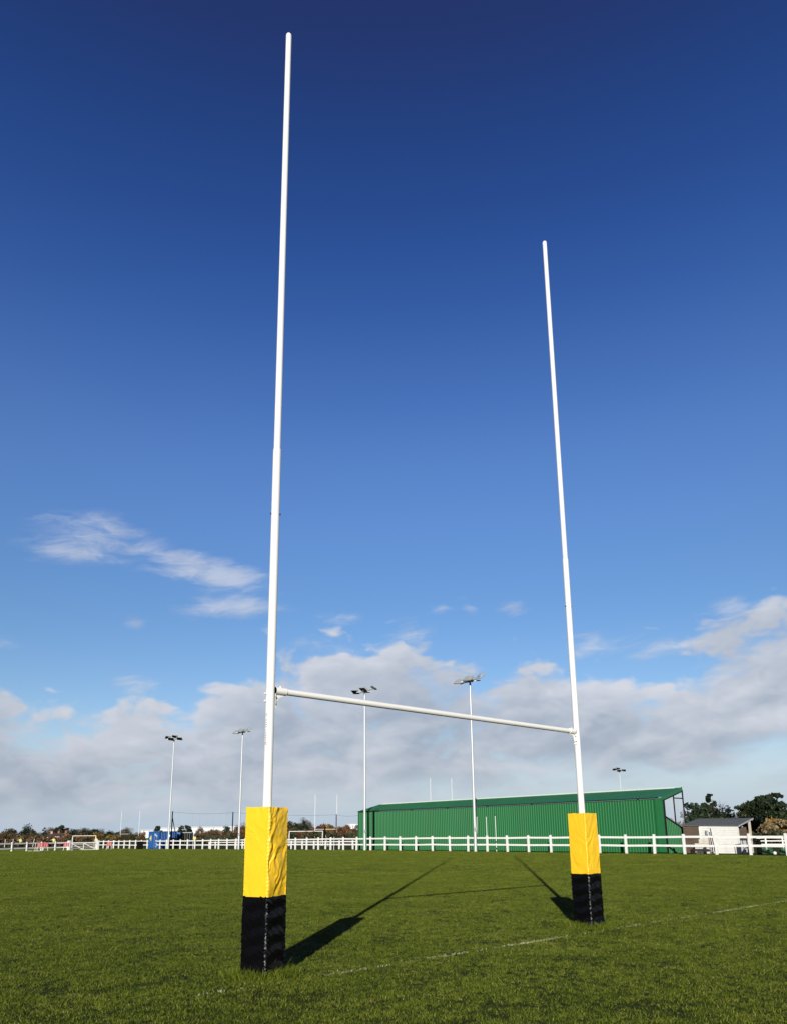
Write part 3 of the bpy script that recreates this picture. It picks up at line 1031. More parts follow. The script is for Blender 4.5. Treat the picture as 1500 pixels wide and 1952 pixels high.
# ------------------------------------------------------------------ floodlights
def floodlight(loc, H, rz, facing, label, lamps=4, row=False):
    t = thing('floodlight_mast', label, 'floodlight', loc, rz, 'floodlight masts round the ground')
    mb = MB(); mb.chain([(0, 0, -.02), (0, 0, H * .5), (0, 0, H - .35)], [.125, .095, .065], 14)
    mb.build('pole', MT['galv'], t, True)
    c = MB(); c.chain([(0, 0, H - .35), (0, 0, H + .08)], [.085, .085], 12); c.build('collar', MT['steel'], t, True)
    f = MB(); f.bar((-1.25 if row else -1.0, 0, H), (1.25 if row else 1.0, 0, H + .1), .09, .09); f.bar((-.45, -.65, H - .05), (.45, .75, H + .1), .08, .08)
    f.bar((.45, -.6, H - .05), (-.35, .7, H + .2), .06, .06)
    f.build('head_frame', MT['lamp_body'], t)
    cab = MB(); cab.box((.13, -.06, 1.75), (.12, .12, .28)); cab.build('junction_box', MT['galv'], t)
    pos = [(-.85, .25, .22, 18), (.0, .65, .42, 0), (-.35, -.60, -.08, 8), (.72, -.35, .02, -14)]
    if row: pos = [(-1.05, -.32, .08, 16), (-.35, .48, .20, -4), (.30, -.42, .12, 9), (1.0, .36, .28, -18)]
    for (x, y, z, yaw) in pos[:lamps]:
        m_ = Matrix.Translation((x, y, H + z)) @ Matrix.Rotation(R_(yaw), 4, 'Z') @ Matrix.Rotation(R_(facing), 4, 'X') @ Matrix.Rotation(R_(7), 4, 'Y')
        b = MB(); b.box((0, 0, .05), (.78, .58, .10)); b.box((0, .0, .13), (.5, .3, .08))
        ob = b.build('lamp', MT['lamp_body'], t); ob.matrix_local = m_
        g_ = MB(); g_.box((0, 0, -.012), (.74, .54, .02)); g_.build('lamp_glass', MT['glass_dark'], ob)
        y_ = MB(); y_.bar((0, 0, .12), (0, .15, .2), .06, .06); y_.build('yoke', MT['steel'], ob)
    return t


def mast(u_base, v_top, rz, facing, label, row=False):
    k = fence_k(u_base, -.35); P = fence_pt(k, -.35)
    return floodlight(P, ht(P, v_top) - P.z, rz, facing, label, 4, row)


mast(322, 1409, R_(10), -32, 'tall floodlight mast with dark lamp faces in front of the blue container')
mast(456, 1396, R_(-52), 40, 'floodlight mast with pale lamp backs just left of the near yellow pad', True)
mast(695.5, 1319, R_(-48), -30, 'floodlight mast with dark lamp faces at the left end of the green stand', True)
mast(905, 1299, R_(-56), 40, 'tallest looking floodlight mast with pale lamp backs in front of the green stand wall', True)
P5 = at(1189, 150)
floodlight(P5, ht(P5, 1469) - P5.z, R_(8), -34, 'distant floodlight mast showing only its head above the green stand roof')


# ------------------------------------------------------------------ green spectator stand
def corrugated(mb, x0, x1, z_of, y, pitch=.215, amp=.034):
    """vertical trapezoid sheeting in the xz plane, ribs towards -y; z_of(x) -> (zlow, zhigh)"""
    n = max(1, int(round((x1 - x0) / pitch))); p = (x1 - x0) / n
    xs = []
    for i in range(n):
        a = x0 + i * p
        xs += [(a, 0), (a + p * .52, 0), (a + p * .68, amp), (a + p * .84, amp)]
    xs.append((x1, 0))
    o = len(mb.v)
    for x, d in xs:
        lo, hi = z_of(x)
        mb.v += [(x, y - d, lo), (x, y - d, hi)]
    for i in range(len(xs) - 1):
        mb.f.append((o + 2 * i, o + 2 * i + 2, o + 2 * i + 3, o + 2 * i + 1))


def roof_sheet(mb, x0, x1, y0, z0, y1, z1, pitch=.25, amp=.03):
    n = max(1, int(round((x1 - x0) / pitch))); p = (x1 - x0) / n
    xs = []
    for i in range(n):
        a = x0 + i * p
        xs += [(a, 0), (a + p * .55, 0), (a + p * .66, amp), (a + p * .88, amp)]
    xs.append((x1, 0))
    o = len(mb.v)
    for x, d in xs: mb.v += [(x, y0, z0 + d), (x, y1, z1 + d)]
    for i in range(len(xs) - 1): mb.f.append((o + 2 * i, o + 2 * i + 2, o + 2 * i + 3, o + 2 * i + 1))
    o = len(mb.v)      # underside
    mb.v += [(x0, y0, z0 - .03), (x1, y0, z0 - .03), (x1, y1, z1 - .03), (x0, y1, z1 - .03)]
    mb.f += [(o + 3, o + 2, o + 1, o)]


def stand():
    OFF = 1.3
    W0 = FA + FN * OFF
    xL, xG0, xG1, xR = [on_line(W0, -FD, u) for u in (684, 710.5, 714.5, 1268)]
    O = W0 - FD * xL; O = Vector((O.x, O.y, gz(O.x, O.y)))
    a, b, L_ = xG0 - xL, xG1 - xL, xR - xL
    RC = O - FD * L_
    hE = ht(RC, 1521)                         # eave
    dep = 2.7
    RF = RC + FN * dep
    hR = ht(RF, 1504)
    t = thing('spectator_stand', 'long green corrugated metal spectator stand seen from behind', 'spectator stand', O, RZ_F)
    zz = lambda x: (-.4, hE)
    mb = MB(); corrugated(mb, b, L_ - .55, zz, 0); mb.build('back_wall', MT['green_sheet'], t)
    mb = MB(); corrugated(mb, 0, a, zz, 0); mb.build('annex_wall', MT['green_sheet'], t)
    mb = MB(); mb.box(((a + b) / 2, .5, hE / 2 - .2), (b - a + .3, .05, hE + .3)); mb.build('gap_shade', MT['black_rubber'], t)  # dark sheet standing in for the shade inside the gap
    mb = MB(); mb.box((L_ - .27, -.03, hE / 2 - .2), (.52, .09, hE + .4)); mb.box((.05, -.03, hE / 2 - .2), (.14, .09, hE + .4))
    mb.build('corner_trim', MT['green_trim'], t)
    mb = MB(); mb.box((L_ - .57, -.06, hE / 2 - .2), (.04, .06, hE + .4)); mb.build('trim_edge', MT['green_sheet'], t)
    y0, sl_ = -.14, (hR - hE) / dep
    z0 = hE + sl_ * y0 + .10
    for x0, x1 in ((-.1, a + .05), (b - .05, L_ - .35)):
        mb = MB(); roof_sheet(mb, x0, x1, y0, z0, dep, hR + .10); mb.build('roof', MT['green_roof'], t)
    mb = MB(); mb.box(((b + L_) / 2, -.10, hE + .035), (L_ - b, .08, .05)); mb.box((a / 2, -.10, hE + .035), (a, .08, .05))
    mb.build('eaves_shade', MT['dark_steel'], t)  # dark strip standing in for the shade line under the roof edge
    # wide barge board over the right verge, pale flashing along the high edge
    an = math.atan2(hR - hE, dep)
    mb = MB()
    for x, wd in ((L_ - .15, .42),):
        c = (x, (y0 + dep) / 2, (z0 + hR + .10) / 2 + .05)
        mb.box(c, (wd, (dep - y0) / math.cos(an) + .02, .05), rx=an)
    mb.bar((L_ + .03, y0, z0 - .08), (L_ + .03, dep, hR + .0), .05, .24)
    mb.build('barge_board', MT['green_trim'], t)
    xf = on_line(W0 + FN * dep, -FD, 730) - xL
    mb = MB(); mb.box(((xf + L_) / 2, dep + .02, hR + .13), (L_ - xf, .26, .06)); mb.box(((xf + L_) / 2, dep - .10, hR + .15), (L_ - xf, .03, .10))
    mb.build('ridge_flashing', MT['flashing'], t)
    mb = MB(); mb.box(((xf + L_) / 2, dep - .16, hR + .085), (L_ - xf, .34, .03), rx=an); mb.build('ridge_cover', MT['green_roof'], t)
    # right end: slanted lower panel, dark frame, clear screens
    zA = ht(RC, 1556); RFp = RC + FN * dep
    zB_ = ht(RC + FN * dep * .93, 1580)
    mb = MB()
    n = 11
    pts = []
    y_a, y_b = .12, dep * .93
    o = len(mb.v)
    for i in range(n):
        ya = y_a + (y_b - y_a) * i / n; yb = y_a + (y_b - y_a) * (i + .62) / n
        yc = y_a + (y_b - y_a) * (i + .72) / n; yd = y_a + (y_b - y_a) * (i + .9) / n
        pts += [(ya, 0), (yb, 0), (yc, .035), (yd, .035)]
    pts.append((y_b, 0))
    for y, d in pts:
        zt = zA + (zB_ - zA) * (y - y_a) / (y_b - y_a)
        mb.v += [(L_ + d, y, -.4), (L_ + d, y, zt)]
    for i in range(len(pts) - 1): mb.f.append((2 * i, 2 * i + 2, 2 * i + 3, 2 * i + 1))
    mb.build('end_panel', MT['green_sheet'], t)
    mb = MB()
    mb.box((L_ + .02, .06, hE / 2 - .15), (.10, .12, hE + .2))
    mb.bar((L_ + .03, y_a, zA), (L_ + .03, y_b + .1, zB_ - .04), .09, .09)
    ym = dep * .52
    zm = zA + (zB_ - zA) * .52
    ztop = lambda y: hE + (hR - hE) * y / dep - .12
    mb.bar((L_ + .03, ym, zm), (L_ + .03, ym, ztop(ym)), .07, .07)
    mb.bar((L_ + .03, dep, 1.5), (L_ + .03, dep, ztop(dep) + .1), .07, .07)
    zr = ht(RC + FN * dep, 1521)
    mb.bar((L_ + .03, ym, zr), (L_ + .03, dep, zr), .06, .07)
    mb.bar((L_ + .03, .1, ztop(.1)), (L_ + .03, dep, ztop(dep)), .06, .08)
    mb.build('end_frame', MT['dark_steel'], t)
    mb = MB(); mb.box((L_ - .02, dep * .90, zB_ / 2 - .15), (.12, .42, zB_ + .3)); mb.build('end_box', MT['black_rubber'], t)
    gl = bpy.data.materials.new('clear_screen'); gl.use_nodes = True
    nt = gl.node_tree; N, L2 = nt.nodes, nt.links
    out = N['Material Output']; tr = N.new('ShaderNodeBsdfTransparent'); di = N.new('ShaderNodeBsdfGlossy'); df = N.new('ShaderNodeBsdfDiffuse')
    di.inputs['Roughness'].default_value = .08; df.inputs['Color'].default_value = (.6, .62, .66, 1)
    m1 = N.new('ShaderNodeMixShader'); m1.inputs[0].default_value = .07; m2 = N.new('ShaderNodeMixShader')
    no = N.new('ShaderNodeTexNoise'); no.inputs['Scale'].default_value = 1.6; no.inputs['Detail'].default_value = 6
    mr = N.new('ShaderNodeMapRange'); mr.inputs[1].default_value = .4; mr.inputs[2].default_value = .75; mr.inputs[3].default_value = .12; mr.inputs[4].default_value = .42
    L2.new(no.outputs['Fac'], mr.inputs[0])
    L2.new(tr.outputs[0], m1.inputs[1]); L2.new(di.outputs[0], m1.inputs[2])
    L2.new(mr.outputs[0], m2.inputs[0]); L2.new(m1.outputs[0], m2.inputs[1]); L2.new(df.outputs[0], m2.inputs[2])
    L2.new(m2.outputs[0], out.inputs['Surface'])
    for ya, yb, za0, zb0, zta, ztb in ((.13, ym - .05, zA + .02, zm + .03, ztop(.13) - .05, ztop(ym) - .05), (ym + .05, dep - .05, zm, zB_ - .1, zr - .04, zr - .04)):
        p_ = MB(); p_.add([(L_ + .025, ya, za0), (L_ + .025, yb, zb0), (L_ + .025, yb, ztb), (L_ + .025, ya, zta)], [(0, 1, 2, 3)])
        p_.build('clear_screen', gl, t)
    # unseen front: posts and terrace steps
    for i in range(6):
        x = b + (L_ - b) * (i + .5) / 6.2
        p_ = MB(); p_.box((x, dep - .1, hR / 2 - .1), (.1, .1, hR + .1)); p_.build('roof_post', MT['dark_steel'], t)
    p_ = MB()
    for i in range(4): p_.box(((b + L_) / 2, .45 + i * .55, (1.5 - i * .36) / 2 - .2), (L_ - b - .6, .53, 1.5 - i * .36 + .3))
    p_.build('terrace_steps', MT['grey_board'], t)
    p_ = MB(); corrugated(p_, 0, .01, zz, 0)
    e = MB(); e.add([(0, 0, -.4), (0, dep, -.4), (0, dep, hR), (0, 0, hE)], [(0, 1, 2, 3)]); e.build('end_wall', MT['green_sheet'], t)
    return O, L_, RC


ST_O, ST_L, ST_RC = stand()


# ------------------------------------------------------------------ shed
def shed():
    P0 = place(1302, 3.0)
    d = -FD; n = FN
    L_ = on_line(P0, d, 1407)
    xw = on_line(P0, d, 1333)
    P1 = P0 + d * L_
    hL, hRt = ht(P0, 1575), ht(P1, 1576)
    dep = 2.3
    hb = ht(P0 + n * dep, 1562.5)
    t = thing('shed', 'low white boarded shed with a grey felt roof and brown timber left end', 'shed', P0, RZ_F)
    def boards(x0, x1, mat_, name, y=0.0, bh=.145):
        mb = MB(); z = -.15
        while z < hL - .02:
            z2 = min(z + bh, hL - .01)
            mb.add([(x0, y - .032, z), (x1, y - .032, z), (x1, y - .004, z2), (x0, y - .004, z2), (x0, y, z), (x1, y, z)], [(0, 1, 2, 3), (4, 5, 1, 0)])
            z = z2
        return mb.build(name, mat_, t)
    boards(0, xw, MT['shed_brown'], 'timber_wall'); boards(xw, L_, MT['shed_white'], 'front_wall', -.01)
    mb = MB(); mb.box((L_ - .02, -.01, hRt / 2 - .06), (.07, .07, hRt + .02)); mb.box((xw, -.03, hL / 2 - .06), (.05, .05, hL)); mb.build('corner_board', MT['shed_white'], t)
    mb = MB(); mb.box((L_ / 2, dep * .55, .8), (L_ - .1, .05, 1.7)); mb.build('back_wall', MT['shed_brown'], t)
    mb = MB(); mb.box((.03, dep * .28, .78), (.05, dep * .5, 1.75)); mb.build('end_wall', MT['shed_brown'], t)
    mb = MB()
    e = .06
    q = [(-.05, -e, hL + .02), (L_ + .02, -e, hRt + .02), (L_ + .02, dep, hb - .02), (-.05, dep, hb + .02)]
    mb.add(q + [(x, y, z + .06) for x, y, z in q], [(3, 2, 1, 0), (4, 5, 6, 7), (0, 1, 5, 4), (1, 2, 6, 5), (2, 3, 7, 6), (3, 0, 4, 7)])
    mb.build('roof', MT['felt'], t)
    mb = MB(); mb.bar((L_ - .04, dep - .5, -.1), (L_ - .04, dep - .5, hb - .15), .13, .10); mb.build('roof_post', MT['timber'], t)
    mb = MB(); mb.bar((L_ + .04, -.04, hRt + .03), (L_ + .04, dep, hb), .03, .09); mb.build('barge_board', MT['grey_board'], t)
    return P0, L_, xw, t


SH_P, SH_L, SH_W, SH_T = shed()


def clutter():
    # things leaning in front of the shed
    P = place(1340, 2.2)
    t = thing('wooden_box', 'stack of pale boarded crates stepping up against the white shed', 'crate', P, RZ_F)
    for i, (x, z0, z1, w_) in enumerate(((-.42, 0, .55, .3), (-.12, 0, .86, .32), (.20, 0, 1.02, .34))):
        mb = MB()
        zz = z0
        while zz < z1:
            mb.box((x, 0, zz + .06), (w_, .42, .115)); zz += .13
        mb.build('crate_stack', MT['cream'], t)
    for u, vt, ln, lab in ((1352, 1586, .10, 'shorter dark pole leaning beside the pale crates'), (1356, 1579, .20, 'taller dark pole leaning on the white shed wall')):
        P = place(u + 2.5, 1.7); h = ht(P, vt)
        mb = MB(); mb.tube((ln * 0 + .0, 0, -.05), (-ln * .6, .12, h), .035, .03, 8)
        o = mb.build('pole', MT['dark_steel'], None, True, P); tag(o, lab, 'pole', 'dark poles by the shed')
    P = place(1347, 2.86)
    mb = MB(); mb.box((0, 0, 1.32), (.13, .12, .26)); mb.box((0, .06, 1.32), (.17, .03, .30)); o = mb.build('meter_box', MT['grey_board'], None, False, P)
    tag(o, 'small grey box fixed to the white shed wall', 'utility box')
    # hose reel like tangle on the grass
    P = place(1322, 1.5)
    mb = MB()
    for i in range(7):
        a = random.uniform(-.3, .3)
        mb.chain([(-.35 + .08 * i, 0, .02), (-.25 + .1 * i, .08, .18 + .12 * random.random()), (.05 + .08 * i, .1, .12 + .1 * random.random()), (.3 + .06 * i, 0, .02)], [.014] * 4, 6)
    o = mb.build('branch_pile', MT['bark_dark'], None, False, P); tag(o, 'low pile of dry sticks on the grass by the brown shed end', 'stick pile')
    # right of the shed
    P = place(1419, 2.3); h = ht(P, 1601)
    t = thing('board', 'weathered grey board panel leaning right of the white shed', 'board', P, RZ_F + .5)
    mb = MB(); mb.box((0, .1, h / 2), (.62, .03, h), rx=R_(-4)); mb.build('panel', MT['grey_board'], t)
    mb = MB(); mb.box((0, .07, h + .01), (.68, .06, .05)); mb.build('top_batten', MT['dark_steel'], t)
    P = place(1414, 1.7)
    t = thing('spade', 'dark handled spade standing against the grey board', 'spade', P, 0)
    mb = MB(); mb.tube((0, 0, .1), (-.03, .1, .95), .02, .018, 8); mb.build('handle', MT['dark_steel'], t, True)
    mb = MB(); mb.box((.01, 0, .13), (.22, .02, .28), rx=R_(-8)); mb.build('blade', MT['dark_steel'], t)
    P = place(1427, 2.0); h = ht(P, 1597)
    mb = MB(); mb.tube((0, 0, -.05), (-.02, .05, h), .038, .034, 8); o = mb.build('pole', MT['dark_steel'], None, True, P)
    tag(o, 'dark pole standing right of the grey board under the shed roof', 'pole', 'dark poles by the shed')
    P = place(1442.5, 1.3); h = ht(P, 1599)
    t = thing('bin', 'black round topped bin behind the white fence at right', 'bin', P, 0)
    mb = MB(); mb.chain([(0, 0, -.05), (0, 0, h - .3), (0, 0, h - .12), (-.05, 0, h)], [.14, .14, .12, .05], 16); mb.build('body', MT['black_rubber'], t, True)
    mb = MB(); mb.chain([(.05, 0, h - .1), (-.1, 0, h), (-.28, -.02, h - .02), (-.36, -.02, h - .1)], [.03, .035, .03, .03], 8); mb.build('spout', MT['black_rubber'], t, True)
    P = place(1471, .5)
    mb = MB()
    n_, m_ = 14, 9
    for j in range(m_ + 1):
        for i in range(n_):
            a, b = 2 * math.pi * i / n_, -math.pi / 2 + math.pi * j / m_
            mb.v.append((.10 * math.cos(a) * math.cos(b), .10 * math.sin(a) * math.cos(b), .12 + .10 * math.sin(b)))
    for j in range(m_):
        for i in range(n_): mb.f.append((j * n_ + i, j * n_ + (i + 1) % n_, (j + 1) * n_ + (i + 1) % n_, (j + 1) * n_ + i))
    o = mb.build('ball', MT['white_plastic'], None, True, P); tag(o, 'white ball lying on the grass under the fence at right', 'ball')
    # low green netting frames
    for u, w_, lab in ((1457, .9, 'low green netting frame left of the white ball'), (1492, .8, 'low green netting frame right of the white ball')):
        P = place(u, 2.2)
        t = thing('netting_frame', lab, 'netting frame', P, .1)
        mb = MB(); mb.bar((-w_ / 2, 0, .5), (w_ / 2, 0, .5), .03, .03); mb.bar((-w_ / 2, 0, 0), (-w_ / 2 + .1, 0, .5), .03, .03); mb.bar((w_ / 2, 0, 0), (w_ / 2 - .1, 0, .5), .03, .03)
        mb.build('frame', MT['dark_steel'], t)
        mb = MB()
        for i in range(16): mb.bar((-w_ / 2 + .06 + i * (w_ - .1) / 16, 0, .02), (-w_ / 2 + .06 + i * (w_ - .1) / 16, .06, .48), .022, .008)
        for z in (.12, .24, .36): mb.bar((-w_ / 2 + .05, .03, z), (w_ / 2 - .05, .03, z), .008, .03)
        mb.build('net', MT['turf_net'], t)
    # thin white poles by the stand wall
    for ub, ut, vt, lab in ((907, 909.5, 1557, 'thin white pole leaning right beside the mast at the stand wall'), (927.5, 927.3, 1557, 'thin white pole upright against the stand wall, middle of three'),
                            (944.7, 944.3, 1555, 'thin white pole with a dark cap against the stand wall')):
        k = fence_k(ub, .75); P = fence_pt(k, .75); h = ht(P, vt)
        dx = (ut - ub) * P.length / F_PX
        mb = MB(); mb.tube((0, 0, -.05), (dx, 0, h), .028, .022, 8)
        o = mb.build('flag_pole', MT['rail_white'], None, True, P); tag(o, lab, 'pole', 'thin white poles by the stand')
        if vt == 1555:
            c_ = MB(); c_.tube((dx, 0, h), (dx, 0, h + .1), .04, .035, 8); c_.build('cap', MT['dark_steel'], o, True)


clutter()


# ------------------------------------------------------------------ distant goals, flags, netting
def far_rugby(u0, u1, v_top, v_bar, D, label):
    P0, P1 = at(u0, D), at(u1, D * 1.01)
    d = P1 - P0; W = math.hypot(d.x, d.y)
    t = thing('rugby_goal', label, 'rugby goal', P0, math.atan2(d.y, d.x), 'rugby goals on the far pitches')
    h = ht(P0, v_top) - P0.z; hb = (ht(P0, v_bar) - P0.z) if v_bar else 3.0
    for x in (0, W):
        mb = MB(); mb.chain([(x, 0, 0), (x, 0, h)], [.075, .06], 10); mb.build('upright', MT['goal_white'], t, True)
        pb = MB(); pb.box((x, 0, .95), (.5, .5, 1.7)); pb.box((x, 0, .05), (.54, .54, .1)); pb.build('pad', MT['flag_yellow'], t)
    mb = MB(); mb.tube((.05, 0, hb), (W - .05, 0, hb), .06, .06, 10); mb.build('crossbar', MT['goal_white'], t, True)


far_rugby(600.5, 642.5, 1514, 1581, 180, 'distant white rugby posts standing over the football goal beside the near pad')
far_rugby(229.5, 264.5, 1545.5, 1590, 235, 'distant white rugby posts left of the blue container')
far_rugby(822, 863, 1483, None, 185, 'distant white rugby posts rising above the green stand roof')


def football_goal(u0, u1, v_top, D, label, back=.9):
    P0, P1 = at(u0, D), at(u1, D)
    d = P1 - P0; W = math.hypot(d.x, d.y); h = ht(P0, v_top) - P0.z
    t = thing('football_goal', label, 'football goal', P0, math.atan2(d.y, d.x), 'football goals on the far pitches')
    mb = MB(); mb.tube((0, 0, h), (W, 0, h), .06, .06, 10); mb.build('crossbar', MT['goal_white'], t, True)
    for x in (0, W):
        mb = MB(); mb.tube((x, 0, -.05), (x, 0, h + .05), .06, .06, 10); mb.build('goalpost', MT['goal_white'], t, True)
        mb = MB(); mb.tube((x, 0, h - .05), (x - .35, back, .03), .03, .03, 6); mb.tube((x, 0, .03), (x - .35, back, .03), .03, .03, 6); mb.build('side_frame', MT['goal_white'], t, True)


football_goal(552, 615.5, 1585, 127, 'white football goal beyond the fence just right of the near pad')
football_goal(139.5, 183.5, 1593.5, 142, 'white football goal beyond the white gate')


def corner_flag(u, vb, vt, label, flag=True, D=None):
    r = ray(u, vb); P = gpt(u, vb) if D is None else at(u, D)
    h = ht(P, vt)
    t = thing('corner_flag', label, 'corner flag', P, 0, 'corner flags')
    mb = MB(); mb.tube((0, 0, -.02), (.02, 0, h - P.z), .025, .022, 8); mb.build('pole', MT['rail_white'], t, True)
    if flag:
        f = MB(); n_ = 6
        H = h - P.z
        for i in range(n_ + 1):
            x = .03 + .34 * i / n_; y = .03 * math.sin(i * 1.2)
            f.v += [(x, y, H - .05 - .10 * i / n_), (x, y, H - .40 - .05 * math.sin(i))]
        for i in range(n_): f.f.append((2 * i, 2 * i + 2, 2 * i + 3, 2 * i + 1))
        ob = f.build('flag', MT['flag_yellow'], t)
        md = ob.modifiers.new('thick', 'SOLIDIFY'); md.thickness = .006


corner_flag(369, 0, 1593.5, 'yellow corner flag in front of the fence by the dark container', True, fence_pt(fence_k(369, -.6), -.6).length)
corner_flag(637, 0, 1595, 'bare white corner pole in front of the fence right of the football goal', False, fence_pt(fence_k(637, -.7), -.7).length)
corner_flag(219, 0, 1601, 'bare white corner pole in front of the fence near the gate', False, fence_pt(fence_k(219, -.7), -.7).length)
for u, vt, vb, lab in ((11, 1600, 1611, 'leftmost short white stake beyond the left fence'), (26, 1600, 1610, 'short white stake directly behind a left fence post'), (64.5, 1599, 1611, 'leaning white stake between the hi-vis figure and the red barriers')):
    P = at(u, 165); h = ht(P, vt) - P.z
    mb = MB(); mb.tube((0, 0, -.05), (.22 if u > 60 else .03, 0, h), .05, .045, 8)
    o = mb.build('stake', MT['rail_white'], None, True, P); tag(o, lab, 'stake', 'white stakes beyond the left fence')


def ball_net():
    us = [(327, 1543.5, 108), (443, 1545, 110), (641.5, 1549.5, 112)]
    Ps = [at(u, D) for u, v, D in us]
    t = thing('ball_net', 'tall dark posts carrying a thin ball stop net behind the fence', 'ball net', Ps[0], 0)
    tops = []
    for P, (u, v, D) in zip(Ps, us):
        h = ht(P, v); q = P - Ps[0]
        mb = MB(); mb.tube((q.x, q.y, -.1), (q.x, q.y, h), .085, .075, 10); mb.build('post', MT['dark_steel'], t, True)
        tops.append(Vector((q.x, q.y, h - .08)))
    P = at(341, 108.5); q = P - Ps[0]
    mb = MB(); mb.tube((0, 0, ht(Ps[0], 1554)), (q.x, q.y, 0), .06, .06, 8); mb.build('brace', MT['dark_steel'], t, True)
    e = at(690, 112) - Ps[0]; tops.append(Vector((e.x, e.y, tops[-1].z)))
    mb = MB()
    for a, b in zip(tops[:-1], tops[1:]):
        pts = []
        for i in range(13):
            f = i / 12; p = a.lerp(b, f); p.z -= .22 * 4 * f * (1 - f); pts.append(p)
        mb.chain(pts, [.012] * 13, 5)
        for zz in (3, 6):
            mb.chain([p - Vector((0, 0, zz * .55)) for p in pts], [.0022] * 13, 4, False)
        nvert = int((b - a).length / .9)
        for i in range(nvert):
            f = i / nvert; p = a.lerp(b, f); p.z -= .22 * 4 * f * (1 - f)
            mb.tube(p, p - Vector((0, 0, 4.4)), .0022, .0022, 4, False)
    mb.build('net', MT['dark_steel'], t)


ball_net()
for i, (u, vt) in enumerate(((558, 1591), (582, 1591), (605.5, 1591), (631, 1590), (638, 1590), (657, 1590))):
    P = at(u, 116); h = ht(P, vt) - P.z
    mb = MB(); mb.chain([(0, 0, -.1), (0, 0, h - .08), (0, 0, h)], [.075, .07, .03], 10)
    o = mb.build('black_post', MT['black_rubber'], None, True, P)
    tag(o, ['black post behind the fence left of the football goal centre', 'black post behind the fence, middle of the football goal', 'black post just right of the nearest far rugby upright',
            'black post between the football goal and the right far upright', 'black post close left of the right far rugby upright', 'black post between the far rugby goal and the green stand'][i], 'post', 'black posts behind the fence')
P = at(619.5, 114); h = ht(P, 1573) - P.z
t = thing('folded_parasol', 'tall narrow dark folded parasol beyond the fence between the far rugby uprights', 'parasol', P, 0)
mb = MB(); mb.tube((0, 0, -.1), (0, 0, h), .03, .03, 8); mb.build('pole', MT['dark_steel'], t, True)
mb = MB(); mb.chain([(0, 0, .75), (0, 0, .95), (0, 0, h * .75), (0, 0, h - .05)], [.05, .16, .13, .04], 10); mb.build('canopy', MT['black_rubber'], t, True)
mb = MB(); mb.tube((0, 0, .04), (0, 0, .12), .26, .24, 14); mb.build('base', MT['dark_steel'], t, True)
mb = MB(); mb.tube((.05, 0, h * .65), (.55, -.1, 0), .02, .02, 6); mb.build('stay', MT['rail_white'], t, True)


